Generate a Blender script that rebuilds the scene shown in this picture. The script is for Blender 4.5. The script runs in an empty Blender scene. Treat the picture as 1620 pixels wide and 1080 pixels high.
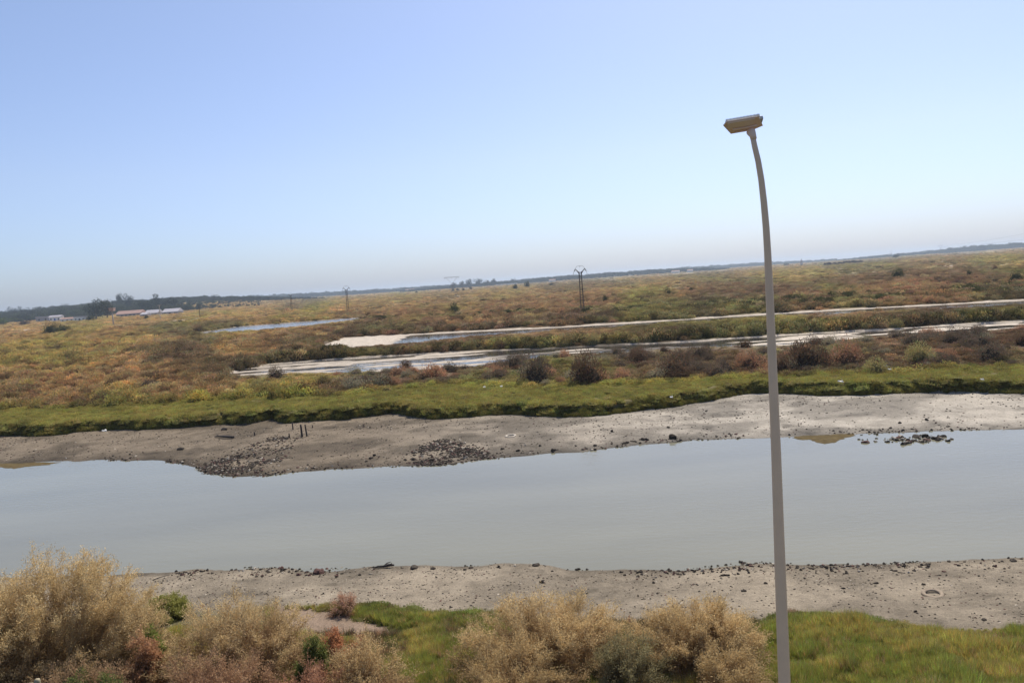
import bpy, math, random
import numpy as np
from mathutils import Vector, Matrix, Euler
R = math.radians
S = bpy.context.scene
C = S.collection
rng = np.random.default_rng(11)
random.seed(11)

# ------------------------------------------------------------------ camera
CAMZ = 9.0
FPX = 1308.0
PITCH, ROLL = R(4.13), R(4.03)
Fw = np.array([0, math.cos(PITCH), -math.sin(PITCH)])
U0 = np.array([0, math.sin(PITCH), math.cos(PITCH)])
R0 = np.array([1.0, 0, 0])
RT = R0 * math.cos(ROLL) - U0 * math.sin(ROLL)
UP = U0 * math.cos(ROLL) + R0 * math.sin(ROLL)
cam_d = bpy.data.cameras.new('camera')
cam = bpy.data.objects.new('camera', cam_d)
C.objects.link(cam)
cam_d.sensor_width = 36.0
cam_d.lens = FPX / 1620 * 36
cam_d.clip_start = 0.1
cam_d.clip_end = 30000
M = Matrix(((RT[0], UP[0], -Fw[0], 0), (RT[1], UP[1], -Fw[1], 0), (RT[2], UP[2], -Fw[2], CAMZ), (0, 0, 0, 1)))
cam.matrix_world = M
S.camera = cam

# ------------------------------------------------------------------ light
SUN_EL, SUN_AZ = R(52), R(24)          # azimuth clockwise from +Y
w = bpy.data.worlds.new('World')
S.world = w
w.use_nodes = True
nt = w.node_tree
bg = nt.nodes['Background']
sky = nt.nodes.new('ShaderNodeTexSky')
sky.sky_type = 'NISHITA'
sky.sun_disc = False
sky.sun_elevation = SUN_EL
sky.sun_rotation = SUN_AZ
sky.altitude = 0
sky.air_density = 1.0
sky.dust_density = 1.0
sky.ozone_density = 2.0
geo = nt.nodes.new('ShaderNodeNewGeometry')
sx = nt.nodes.new('ShaderNodeSeparateXYZ'); nt.links.new(geo.outputs['Position'], sx.inputs[0])
rmp = nt.nodes.new('ShaderNodeValToRGB')
nt.links.new(sx.outputs['Z'], rmp.inputs[0])
rmp.color_ramp.elements[0].position = 0.0; rmp.color_ramp.elements[0].color = (0.64, 0.76, 1.14, 1)
rmp.color_ramp.elements[1].position = 0.38; rmp.color_ramp.elements[1].color = (0.97, 0.935, 1.0, 1)
e_ = rmp.color_ramp.elements.new(0.14); e_.color = (0.88, 0.87, 1.02, 1)
e_ = rmp.color_ramp.elements.new(0.06); e_.color = (0.75, 0.82, 1.08, 1)
mulw = nt.nodes.new('ShaderNodeVectorMath'); mulw.operation = 'MULTIPLY'
nt.links.new(sky.outputs[0], mulw.inputs[0]); nt.links.new(rmp.outputs[0], mulw.inputs[1])
nt.links.new(mulw.outputs[0], bg.inputs[0])
bg.inputs[1].default_value = 0.12
sd = bpy.data.lights.new('sun', 'SUN')
sd.energy = 5.0
sd.angle = R(0.5)
sd.color = (1.0, 0.92, 0.80)
sun = bpy.data.objects.new('sun', sd)
C.objects.link(sun)
sv = Vector((math.sin(SUN_AZ) * math.cos(SUN_EL), math.cos(SUN_AZ) * math.cos(SUN_EL), math.sin(SUN_EL)))
sun.rotation_euler = sv.to_track_quat('Z', 'Y').to_euler()
sun.location = (0, 0, 60)
S.view_settings.view_transform = 'Standard'
S.view_settings.look = 'None'
S.view_settings.gamma = 1
S.view_settings.use_curve_mapping = False
S.view_settings.exposure = 0.2
HAZE = 0.00014

# ------------------------------------------------------------------ helpers
def ray(px, py):
    px = np.asarray(px, float); py = np.asarray(py, float)
    return Fw * FPX + (px - 810)[..., None] * RT - (py - 540)[..., None] * UP
def unproj(px, py, z):                 # photo pixel -> point on the level z
    d = ray(px, py)
    t = (z - CAMZ) / d[..., 2]
    p = d * t[..., None]
    p[..., 2] += CAMZ
    return p
def at(px, py, Y):                     # photo pixel -> point at depth Y
    d = ray(px, py)
    p = d * (Y / d[..., 1])[..., None]
    p[..., 2] += CAMZ
    return p
def project(x, y, z):
    v = np.stack([x, y, z - CAMZ], -1)
    f = v @ Fw
    return 810 + FPX * (v @ RT) / f, 540 - FPX * (v @ UP) / f
def hor(px): return 502.5 - 0.0705 * px

def _h(ix, iy, s):
    n = (ix.astype(np.int64) * 374761393 + iy.astype(np.int64) * 668265263 + s * 982451653) & 0xffffffff
    n = ((n ^ (n >> 13)) * 1274126177) & 0xffffffff
    return ((n ^ (n >> 16)) & 0xffff) / 65535.0
def vn(x, y, s=0):
    x0 = np.floor(x); y0 = np.floor(y)
    fx = x - x0; fy = y - y0
    fx = fx * fx * (3 - 2 * fx); fy = fy * fy * (3 - 2 * fy)
    a = _h(x0, y0, s); b = _h(x0 + 1, y0, s); c = _h(x0, y0 + 1, s); d = _h(x0 + 1, y0 + 1, s)
    return (a * (1 - fx) + b * fx) * (1 - fy) + (c * (1 - fx) + d * fx) * fy
def fbm(x, y, sc, s=0, o=4, ay=1.0):
    v = 0; a = 0.5; t = 0
    for k in range(o):
        v = v + a * vn(x / sc + 17.3 * k, y / sc * ay + 5.1 * k, s + k); t += a; a *= 0.5; sc *= 0.5
    return v / t
def ss(x, a, b):
    t = np.clip((x - a) / (b - a), 0, 1)
    return t * t * (3 - 2 * t)

def tag(o, label=None, cat=None, group=None, kind=None):
    if label: o['label'] = label
    if cat: o['category'] = cat
    if group: o['group'] = group
    if kind: o['kind'] = kind
    return o
def link(o, parent=None):
    C.objects.link(o)
    if parent is not None: o.parent = parent
    return o
def empty(name, loc, rz=0.0):
    o = bpy.data.objects.new(name, None)
    o.empty_display_size = 0.3
    o.location = loc; o.rotation_euler = (0, 0, rz)
    C.objects.link(o)
    return o
def npmesh(name, V, F, mat, col=None, smooth=False):
    """V (n,3); F list of arrays (m,k) -- k = 3 or 4 -- ; col (n,3) point colours"""
    if not isinstance(F, list): F = [F]
    me = bpy.data.meshes.new(name)
    V = np.asarray(V, np.float32)
    me.vertices.add(len(V)); me.vertices.foreach_set('co', V.ravel())
    nl = sum(f.size for f in F); nf = sum(len(f) for f in F)
    me.loops.add(nl); me.loops.foreach_set('vertex_index', np.concatenate([f.ravel() for f in F]).astype(np.int32))
    st = []; o = 0
    for f in F:
        st.append(o + np.arange(len(f)) * f.shape[1]); o += f.size
    me.polygons.add(nf); me.polygons.foreach_set('loop_start', np.concatenate(st).astype(np.int32))
    me.polygons.foreach_set('use_smooth', np.full(nf, smooth))
    me.update(calc_edges=True)
    if col is not None:
        a = me.attributes.new('col', 'FLOAT_COLOR', 'POINT')
        c4 = np.ones((len(V), 4), np.float32); c4[:, :3] = col
        a.data.foreach_set('color', c4.ravel())
    if mat is not None: me.materials.append(mat)
    return me
class MB:
    """collects tubes, boxes and lathes into one mesh"""
    def __init__(s): s.v = []; s.f = []; s.n = 0
    def add(s, v, f):
        s.v += [tuple(p) for p in v]; s.f += [tuple(i + s.n for i in q) for q in f]; s.n += len(v)
    def box(s, c, h, rot=None, taper=1.0):
        vs = []
        for z in (-1, 1):
            k = taper if z > 0 else 1
            for x, y in ((-1, -1), (1, -1), (1, 1), (-1, 1)):
                p = Vector((x * h[0] * k, y * h[1] * k, z * h[2]))
                if rot is not None: p = rot @ p
                vs.append(p + Vector(c))
        s.add(vs, [(3, 2, 1, 0), (4, 5, 6, 7), (0, 1, 5, 4), (1, 2, 6, 5), (2, 3, 7, 6), (3, 0, 4, 7)])
    def tube(s, pts, rad, n=8, cap=True):
        pts = [Vector(p) for p in pts]
        if not hasattr(rad, '__len__'): rad = [rad] * len(pts)
        vs = []; ref = None
        for i, p in enumerate(pts):
            t = (pts[min(i + 1, len(pts) - 1)] - pts[max(i - 1, 0)]).normalized()
            if ref is None: ref = Vector((1, 0, 0)) if abs(t.x) < 0.8 else Vector((0, 1, 0))
            a = (ref - t * ref.dot(t)).normalized(); b = t.cross(a); ref = a
            for k in range(n):
                an = 2 * math.pi * k / n
                vs.append(p + (a * math.cos(an) + b * math.sin(an)) * rad[i])
        fs = []
        for i in range(len(pts) - 1):
            for k in range(n):
                fs.append((i * n + k, i * n + (k + 1) % n, (i + 1) * n + (k + 1) % n, (i + 1) * n + k))
        if cap: fs += [tuple(range(n))[::-1], tuple((len(pts) - 1) * n + k for k in range(n))]
        s.add(vs, fs)
    def mesh(s, name, mat, smooth=False, bevel=0):
        me = bpy.data.meshes.new(name)
        me.from_pydata(s.v, [], s.f); me.materials.append(mat)
        if smooth:
            me.polygons.foreach_set('use_smooth', [len(p.vertices) == 4 for p in me.polygons])
        me.update()
        return me
    def build(s, name, mat, parent=None, smooth=False, bevel=0):
        o = bpy.data.objects.new(name, s.mesh(name, mat, smooth))
        if bevel:
            b = o.modifiers.new('bevel', 'BEVEL'); b.width = bevel; b.segments = 2; b.limit_method = 'ANGLE'
        return link(o, parent)

# ------------------------------------------------------------------ materials
def newmat(name):
    m = bpy.data.materials.new(name); m.use_nodes = True
    return m, m.node_tree.nodes, m.node_tree.links, m.node_tree.nodes['Principled BSDF']
def simple(name, rgb, rough=0.7, var=0.25, scale=3.0, metal=0.0, bump=0.0):
    m, n, l, b = newmat(name)
    tc = n.new('ShaderNodeTexCoord'); nz = n.new('ShaderNodeTexNoise'); nz.inputs['Scale'].default_value = scale
    nz.inputs['Detail'].default_value = 6; nz.inputs['Roughness'].default_value = 0.65
    l.new(tc.outputs['Object'], nz.inputs['Vector'])
    mp = n.new('ShaderNodeMapRange'); mp.inputs[1].default_value = 0.3; mp.inputs[2].default_value = 0.7
    mp.inputs[3].default_value = 1 - var; mp.inputs[4].default_value = 1 + var
    l.new(nz.outputs[0], mp.inputs[0])
    mx = n.new('ShaderNodeVectorMath'); mx.operation = 'SCALE'; mx.inputs[0].default_value = rgb
    l.new(mp.outputs[0], mx.inputs['Scale']); l.new(mx.outputs[0], b.inputs['Base Color'])
    b.inputs['Roughness'].default_value = rough; b.inputs['Metallic'].default_value = metal
    if bump:
        bp = n.new('ShaderNodeBump'); bp.inputs['Strength'].default_value = bump; bp.inputs['Distance'].default_value = 0.02
        l.new(nz.outputs[0], bp.inputs['Height']); l.new(bp.outputs[0], b.inputs['Normal'])
    return m
def leafmat(name, tinted=True, transl=0.26):
    """leaf or twig: per-vertex variation 'col' times the tint each plant carries"""
    m, n, l, b = newmat(name)
    n.remove(b)
    a = n.new('ShaderNodeAttribute'); a.attribute_name = 'col'
    src = a.outputs['Color']
    if tinted:
        t = n.new('ShaderNodeAttribute'); t.attribute_type = 'INSTANCER'; t.attribute_name = 'tint'
        mu = n.new('ShaderNodeVectorMath'); mu.operation = 'MULTIPLY'
        l.new(a.outputs['Vector'], mu.inputs[0]); l.new(t.outputs['Vector'], mu.inputs[1])
        src = mu.outputs[0]
    d = n.new('ShaderNodeBsdfDiffuse'); tr = n.new('ShaderNodeBsdfTranslucent')
    gl = n.new('ShaderNodeBsdfGlossy'); gl.inputs['Roughness'].default_value = 0.7
    l.new(src, d.inputs[0]); l.new(src, tr.inputs[0])
    m1 = n.new('ShaderNodeMixShader'); m1.inputs[0].default_value = transl
    l.new(d.outputs[0], m1.inputs[1]); l.new(tr.outputs[0], m1.inputs[2])
    m2 = n.new('ShaderNodeMixShader'); m2.inputs[0].default_value = 0.012
    l.new(m1.outputs[0], m2.inputs[1]); l.new(gl.outputs[0], m2.inputs[2])
    l.new(m2.outputs[0], n['Material Output'].inputs[0])
    return m
M_leaf = leafmat('plant_foliage')
M_own = leafmat('bush_foliage', tinted=False, transl=0.38)
M_wood = simple('bark', (0.11, 0.085, 0.06), 0.9, 0.3, 4, bump=0.4)

def groundmat():
    m, n, l, b = newmat('marsh_ground')
    a = n.new('ShaderNodeAttribute'); a.attribute_name = 'col'
    tc = n.new('ShaderNodeNewGeometry')
    def noise(sc, det=5, ro=0.6, st=(1, 1, 1)):
        mp = n.new('ShaderNodeMapping'); mp.inputs['Scale'].default_value = st
        l.new(tc.outputs['Position'], mp.inputs[0])
        z = n.new('ShaderNodeTexNoise'); z.inputs['Scale'].default_value = sc; z.inputs['Detail'].default_value = det
        z.inputs['Roughness'].default_value = ro
        l.new(mp.outputs[0], z.inputs['Vector']); return z
    n1 = noise(9, 6, 0.75); n2 = noise(1.1, 5, 0.6, (1, 0.7, 1)); n3 = noise(26, 3, 0.7)
    def rng_(src, a0, a1, b0, b1):
        mp = n.new('ShaderNodeMapRange'); mp.inputs[1].default_value = a0; mp.inputs[2].default_value = a1
        mp.inputs[3].default_value = b0; mp.inputs[4].default_value = b1; l.new(src, mp.inputs[0]); return mp.outputs[0]
    f1 = rng_(n1.outputs[0], 0.3, 0.7, 0.72, 1.25); f2 = rng_(n2.outputs[0], 0.3, 0.7, 0.8, 1.18)
    f3 = rng_(n3.outputs[0], 0.58, 0.68, 1.0, 0.55)
    mm = n.new('ShaderNodeMath'); mm.operation = 'MULTIPLY'; l.new(f1, mm.inputs[0]); l.new(f2, mm.inputs[1])
    m2 = n.new('ShaderNodeMath'); m2.operation = 'MULTIPLY'; l.new(mm.outputs[0], m2.inputs[0]); l.new(f3, m2.inputs[1])
    sc = n.new('ShaderNodeVectorMath'); sc.operation = 'SCALE'
    l.new(a.outputs['Vector'], sc.inputs[0]); l.new(m2.outputs[0], sc.inputs['Scale'])
    l.new(sc.outputs[0], b.inputs['Base Color'])
    b.inputs['Roughness'].default_value = 0.85
    b.inputs['Specular IOR Level'].default_value = 0.06
    ad = n.new('ShaderNodeMath'); ad.operation = 'ADD'; l.new(n1.outputs[0], ad.inputs[0]); l.new(n3.outputs[0], ad.inputs[1])
    bp = n.new('ShaderNodeBump'); bp.inputs['Strength'].default_value = 0.8; bp.inputs['Distance'].default_value = 0.06
    l.new(ad.outputs[0], bp.inputs['Height']); l.new(bp.outputs[0], b.inputs['Normal'])
    return m
M_ground = groundmat()

def watermat(name, rgb, rip=0.02, rough=0.03):
    m, n, l, b = newmat(name)
    g = n.new('ShaderNodeNewGeometry')
    mp = n.new('ShaderNodeMapping'); mp.inputs['Scale'].default_value = (0.5, 1.2, 1); l.new(g.outputs['Position'], mp.inputs[0])
    z = n.new('ShaderNodeTexNoise'); z.inputs['Scale'].default_value = 4; z.inputs['Detail'].default_value = 4; l.new(mp.outputs[0], z.inputs['Vector'])
    bp = n.new('ShaderNodeBump'); bp.inputs['Strength'].default_value = 1; bp.inputs['Distance'].default_value = rip
    l.new(z.outputs[0], bp.inputs['Height']); l.new(bp.outputs[0], b.inputs['Normal'])
    z2 = n.new('ShaderNodeTexNoise'); z2.inputs['Scale'].default_value = 0.15; z2.inputs['Detail'].default_value = 3
    mp2 = n.new('ShaderNodeMapping'); mp2.inputs['Scale'].default_value = (0.4, 1.5, 1); l.new(g.outputs['Position'], mp2.inputs[0]); l.new(mp2.outputs[0], z2.inputs['Vector'])
    mr = n.new('ShaderNodeMapRange'); mr.inputs[1].default_value = 0.3; mr.inputs[2].default_value = 0.7; mr.inputs[3].default_value = 0.9; mr.inputs[4].default_value = 1.1
    l.new(z2.outputs[0], mr.inputs[0])
    sc = n.new('ShaderNodeVectorMath'); sc.operation = 'SCALE'; sc.inputs[0].default_value = rgb; l.new(mr.outputs[0], sc.inputs['Scale'])
    l.new(sc.outputs[0], b.inputs['Base Color'])
    b.inputs['Roughness'].default_value = rough; b.inputs['IOR'].default_value = 1.33
    return m
M_water = watermat('channel_water', (0.190, 0.182, 0.125), 0.009)
M_pool = watermat('pan_water', (0.05, 0.045, 0.04), 0.01, 0.05)

# ------------------------------------------------------------------ ground lines, read off the photograph
def line(pts, z, ext=1500):
    a = np.array(pts, float)
    p = unproj(a[:, 0], a[:, 1], z)
    return p[:, 0], p[:, 1]
NS = line([(-300, 926), (0, 914), (120, 908), (240, 906), (300, 905), (400, 898), (500, 901), (600, 896), (700, 897), (800, 890), (900, 898), (1000, 904), (1100, 900), (1150, 894), (1200, 890), (1300, 895), (1400, 892), (1500, 888), (1620, 882), (1900, 870)], 0)
FS = line([(-300, 742), (0, 733), (100, 728), (250, 729), (300, 735), (330, 748), (360, 753), (420, 753), (480, 745), (560, 740), (640, 737), (700, 735), (780, 723), (860, 718), (940, 712), (1020, 702), (1100, 696), (1200, 692), (1300, 687), (1400, 684), (1500, 681), (1620, 678), (1900, 668)], 0)
GE = line([(-300, 700), (0, 690), (100, 686), (200, 679), (300, 674), (400, 668), (436, 660), (455, 668), (540, 664), (620, 653), (680, 660), (780, 656), (860, 659), (960, 654), (1050, 646), (1090, 637), (1150, 626), (1200, 622), (1300, 625), (1400, 622), (1500, 622), (1620, 620), (1900, 612)], 0.42)
GB = line([(-300, 655), (0, 648), (200, 640), (330, 632), (450, 628), (550, 622), (640, 612), (700, 606), (850, 610), (1000, 606), (1150, 598), (1300, 592), (1450, 585), (1620, 580), (1900, 570)], 1.1)
P1F = line([(366, 588), (430, 575), (560, 566), (700, 558), (800, 553), (900, 549), (1000, 544), (1100, 539), (1200, 532), (1300, 526), (1400, 521), (1500, 514), (1620, 508), (1900, 495)], 0.95)
P1N = line([(380, 595), (500, 593), (620, 589), (760, 581), (820, 571), (900, 562), (1000, 558), (1100, 553), (1150, 551), (1240, 548), (1320, 540), (1420, 531), (1540, 527), (1620, 521), (1900, 508)], 0.95)
P2F = line([(512, 546), (532, 536), (640, 529), (760, 523), (860, 518), (1000, 510), (1150, 500), (1220, 496), (1300, 491), (1450, 483), (1620, 474), (1900, 459)], 0.95)
P2N = line([(545, 551), (640, 544), (700, 538), (760, 532), (900, 523), (1000, 516), (1150, 506), (1250, 500), (1400, 493), (1500, 489), (1620, 482), (1900, 466)], 0.95)
P3F = line([(312, 527), (330, 520), (400, 515), (500, 507), (560, 503), (578, 503)], 0.95)
P3N = line([(316, 528), (380, 524), (440, 520), (520, 512), (578, 504)], 0.95)
def cv(L, x):
    y = np.interp(x, L[0], L[1])
    if L is GE_[0]: y = y + (vn(x / 4.3, x * 0, 61) - 0.5) * 1.3 + (vn(x / 0.6, x * 0, 62) - 0.5) * 0.35
    return y
GE_ = [None]
GE_[0] = GE
NG = line([(-300, 985), (0, 975), (180, 960), (300, 960), (430, 938), (560, 945), (650, 957), (700, 963), (770, 967), (900, 975), (1000, 985), (1100, 985), (1190, 978), (1250, 958), (1330, 960), (1400, 976), (1500, 990), (1620, 993), (1900, 990)], 0.55)

def pools(x, y):
    """returns for each pan: inside depth (m from the rim), and its water bias"""
    out = []
    for k, (N_, F_) in enumerate(((P1N, P1F), (P2N, P2F), (P3N, P3F))):
        yn, yf = cv(N_, x), cv(F_, x)
        x0, x1 = F_[0][0], F_[0][-1]
        wob = (fbm(x, y, 4, 31 + k, 3) - 0.5) * 2.0
        d = np.minimum(np.minimum(y - yn, yf - y) + wob * 0.8, (x - x0) * 1.0)
        if k == 2: d = np.minimum(d, (x1 - x))
        d = np.where((x > x0) & (x < (x1 if k == 2 else 1e9)), d, -5)
        out.append(d)
    return out

def hills(x, y):
    """low wooded ridges far off: height by azimuth"""
    px = 810 + FPX * x / np.maximum(y, 1)
    h = np.zeros_like(x)
    l1 = np.interp(px, [-400, 0, 100, 200, 300, 400, 470, 560], [6, 7, 10, 13, 13, 7, 3, 0])
    h += l1 * ss(y, 950, 1500)
    l2 = np.interp(px, [640, 760, 930, 1080, 1150], [0, 2, 5, 3, 0])
    h += l2 * ss(y, 2000, 2600)
    return h
def terrain(x, y):
    wn = (fbm(x, y, 1.6, 3, 4) - 0.5)
    yy = y + wn * 0.9
    z = np.full_like(x, 1.05)
    ns, fs, ge = cv(NS, x), cv(FS, x), cv(GE, x)
    t = ns - yy
    near = np.interp(t, [0, 1, 5, 7, 12, 18, 40], [0, .07, .42, .62, 1.25, 1.8, 2.1]) + (fbm(x, y, 1.2, 8, 4) - 0.5) * 0.08 * ss(t, 0, 2)
    wd = np.minimum(yy - ns, fs - yy)
    water = -np.minimum(wd * 0.12, 0.8)
    u = np.clip((yy - fs) / np.maximum(ge - fs, 1), 0, 1)
    mud = 0.42 * u ** 0.8 + (fbm(x, y, 0.9, 9, 4) - 0.5) * 0.10 * ss(u, 0.0, 0.15) + 0.01 * (yy - fs > 0)
    marsh = 0.42 + 0.66 * ss(yy, ge - 0.1, ge + 0.7) + (fbm(x, y, 5, 10, 4) - 0.5) * 0.25 * (1 - ss(y, 250, 500))
    z = np.where(yy < ns, near, np.where(yy < fs, water, np.where(yy < ge, mud, marsh)))
    for k, d in enumerate(pools(x, y)):
        st = fbm(x * 0.32, y, 2.6, 60 + k, 4, 1.5) - 0.5
        if k == 0: bias = np.interp(x, [-45, -36, -28, -7, -2, 21, 24, 32, 38, 45, 140], [-0.012, 0.0, 0.008, 0.009, -0.014, -0.016, 0.010, 0.008, -0.004, 0.008, 0.010])
        elif k == 1:
            yf = cv(P2F, x)
            bias = np.interp(x, [-60, -22, -16, 10, 200], [0.05, 0.05, -0.02, -0.025, -0.012]) + 0.055 * (1 - ss(yf - y, 1.2, 2.8)) * (x > -20)
        else: bias = -0.06
        fl = 0.93 + bias + st * (0.16 if k == 0 else 0.05)
        z = np.where(d > 0, z * (1 - ss(d, 0, 0.8)) + np.minimum(fl, z) * ss(d, 0, 0.8), z)
    return z + hills(x, y)

# palette of the marsh (albedo)
PAL = dict(green=(0.315, 0.285, 0.075), dgreen=(0.085, 0.085, 0.032), ochre=(0.46, 0.325, 0.125), olive=(0.31, 0.262, 0.108),
           russet=(0.35, 0.205, 0.118), brown=(0.150, 0.096, 0.057), mauve=(0.175, 0.132, 0.088), grey=(0.27, 0.235, 0.15), straw=(0.50, 0.38, 0.20))
PAL = {k: np.array(v) * (1.0 if k in ('brown', 'mauve', 'dgreen') else 1.22) for k, v in PAL.items()}
def tintf(x, y):
    """colour of the plants growing at x, y"""
    px, py = project(x, y, np.full_like(x, 1.2))
    n1 = fbm(x, y, 0.08 * y + 3, 101, 4, 1.1)
    n2 = fbm(x, y, 0.07 * y + 2, 202, 4, 1.1)
    n3 = fbm(x, y, 1.2 + 0.01 * y, 303, 2)
    c = np.broadcast_to(PAL['olive'], x.shape + (3,)).copy()
    def mixin(name, wgt):
        nonlocal c
        wgt = np.clip(wgt, 0, 1)[..., None]; c = c * (1 - wgt) + PAL[name] * wgt
    left = 1 - ss(px, 350, 700)
    mixin('straw', 0.25 * ss(y, 150, 600)); mixin('ochre', ss(n1, 0.38, 0.52) * (0.5 + 0.45 * left))
    mixin('russet', ss(n2, 0.44, 0.60) * (0.62 - 0.2 * left) * (1 - 0.6 * ss(y, 180, 600)))
    mixin('brown', (1 - ss(n1, 0.36, 0.50)) * 0.6 * (1 - 0.6 * ss(y, 110, 250)))
    mixin('green', (1 - ss(n2, 0.36, 0.46)) * 0.45)
    mixin('grey', ss(n3, 0.6, 0.75) * 0.35); mixin('brown', (1 - ss(n3, 0.28, 0.42)) * 0.55 * (1 - ss(y, 200, 400)))
    # strip in front of the first pan is browner on the right
    b = (y > cv(GB, x)) & (y < cv(P1N, x)) & (px > 560)
    mixin('mauve', b * ss(n1, 0.40, 0.55) * 0.75)
    # green bank
    gb = cv(GB, x) + (n3 - 0.5) * 3
    mixin('green', (1 - ss(y, gb - 1.0, gb + 2.0)) * 0.93)
    c *= (0.8 + 0.4 * n3)[..., None]
    return c

# ------------------------------------------------------------------ terrain sheet
def build_ground():
    AY = -25.0
    nc, nr = 1150, 1250
    u = np.linspace(-1.15, 1.15, nc)
    yd = np.exp(np.linspace(math.log(12), math.log(9000), nr))
    # finer rows between 40 and 150 m
    q = np.linspace(0, 1, nr)
    wgt = 1.0 / (1 + 2.6 * ((yd > 38) & (yd < 135)))
    cum = np.cumsum(wgt); 
    dens = np.interp(np.linspace(0, 1, nr), (np.cumsum(1 + 2.2 * ((yd > 38) & (yd < 135))) - 1) / (np.sum(1 + 2.2 * ((yd > 38) & (yd < 135))) - 1), yd)
    yd = dens
    Y, U = np.meshgrid(yd, u, indexing='ij')
    X = U * Y; Y = Y + AY
    Z = terrain(X, Y)
    V = np.stack([X, Y, Z], -1).reshape(-1, 3)
    i = np.arange(nr - 1)[:, None] * nc + np.arange(nc - 1)[None]
    F = np.stack([i, i + 1, i + 1 + nc, i + nc], -1).reshape(-1, 4)
    # colours
    px, py = project(X, np.maximum(Y, 1), Z)
    side = ss(px, 500, 1250)[..., None]
    wn = (fbm(X, Y, 1.6, 3, 4) - 0.5)
    yy = Y + wn * 0.9
    ns, fs, ge = cv(NS, X), cv(FS, X), cv(GE, X)
    mp = fbm(X, Y, 3.0, 71, 4, 1.4)[..., None]
    mudL = np.array([0.168, 0.136, 0.098]); mudR = np.array([0.37, 0.333, 0.275])
    mud = mudL * (1 - side) + mudR * side
    mud = mud * (0.72 + 0.5 * ss(mp, 0.35, 0.6))
    nearm = np.array([0.285, 0.240, 0.178]) * (0.82 + 0.3 * ss(mp, 0.35, 0.6))
    blot = ss(fbm(X, Y, 1.5, 74, 4, 1.8), 0.56, 0.66)[..., None]; blot2 = ss(fbm(X, Y, 0.35, 75, 3), 0.5, 0.7)[..., None]
    mud = mud * (1 - 0.38 * blot * (0.4 + 0.6 * blot2)); nearm = nearm * (1 - 0.28 * blot * (0.4 + 0.6 * blot2)) * (1 - 0.12 * blot2)
    soil = np.array([0.15, 0.115, 0.08])
    tc = tintf(X, np.maximum(Y, 5))
    far = ss(Y, 120, 400)[..., None]
    marsh = tc * (0.55) * (0.5 + 0.5 * far) + soil * 0.5 * (1 - far)
    # bare sandy patches
    sand = ss(fbm(X, Y, 0.02 * Y + 3, 81, 4, 0.4), 0.73, 0.77)[..., None] * (Y > 60)[..., None]
    marsh = marsh * (1 - sand) + np.array([0.34, 0.26, 0.18]) * sand
    c = np.where((yy < ns)[..., None], nearm, np.where((yy < fs)[..., None], nearm * 0.6, np.where((yy < ge)[..., None], mud, marsh)))
    # near grass soil
    ng = cv(NG, X) + wn * 1.5
    g = ss(ng - Y, -0.3, 0.6)[..., None] * (yy < ns)[..., None]
    bare = (px > 425) & (px < 650) & (py > 955) & (py < 1025)
    c = c * (1 - g) + np.where(bare[..., None], np.array([0.27, 0.20, 0.145]), np.array([0.13, 0.115, 0.06])) * g
    # path of bare earth between the near bushes
    wet = (ss(-Z, -0.10, -0.02) * (yy > fs - 2) * (yy < ge) + ss(-Z, -0.05, 0.0) * (yy < ns))[..., None]
    c = c * (1 - 0.35 * np.clip(wet, 0, 1))
    crust = np.array([0.56, 0.49, 0.40])
    P = pools(X, Y)
    for k, d in enumerate(P):
        e = ss(d, 0.0, 0.5)[..., None]
        wc = crust if k < 2 else np.array([0.3, 0.26, 0.22])
        if k == 0: wc = wc * np.interp(X, [-40, -10, 30, 60], [0.72, 0.80, 1.0, 1.0])[..., None]
        sl = ss(fbm(X * 0.3, Y, 1.6, 66 + k, 3), 0.50, 0.58)[..., None]
        if k == 0:
            mid = (ss(X, -4, 0) * (1 - ss(X, 20, 24)))[..., None]; wc = wc * (1 - mid * (1 - sl) * 0.75)
        if k == 1:
            nr_ = (ss(cv(P2F, X) - Y, 2.6, 3.6) * ss(X, -20, -14))[..., None]; wc = wc * 0.9 * (1 - nr_ * (1 - sl) * 0.7)
        c = c * (1 - e) + wc * e
    me = npmesh('ground', V, F, M_ground, c.reshape(-1, 3), smooth=True)
    o = link(bpy.data.objects.new('ground', me)); tag(o, kind='structure')
build_ground()

# water of the channel and of the pans
def sheet(name, L0, L1, z, mat, pad=1.5, xr=None):
    xs = np.unique(np.concatenate([L0[0], L1[0]]))
    if xr: xs = np.concatenate([[xr[0]], xs[(xs > xr[0]) & (xs < xr[1])], [xr[1]]])
    a = [(x, cv(L0, x) - pad, z) for x in xs]; b = [(x, cv(L1, x) + pad, z) for x in xs]
    V = np.array(a + b); n = len(xs); i = np.arange(n - 1)
    F = np.stack([i, i + 1, i + 1 + n, i + n], -1)
    o = link(bpy.data.objects.new(name, npmesh(name, V, F, mat))); tag(o, kind='structure')
    return o
sheet('channel_water', NS, FS, 0.0, M_water, 0.8, (-70, 90))
sheet('salt_pan_water', P1N, P1F, 0.93, M_pool, 0.3, (P1F[0][0] - 1, P1F[0][-1]))
sheet('salt_pan_water', P2N, P2F, 0.93, M_pool, 0.3, (P2F[0][0] - 1, P2F[0][-1]))
M_pool3 = watermat('pond_water', (0.12, 0.115, 0.11), 0.05, 0.15)
sheet('pond_water', P3N, P3F, 0.93, M_pool3, 0.4, (P3F[0][0], P3F[0][-1]))

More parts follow.
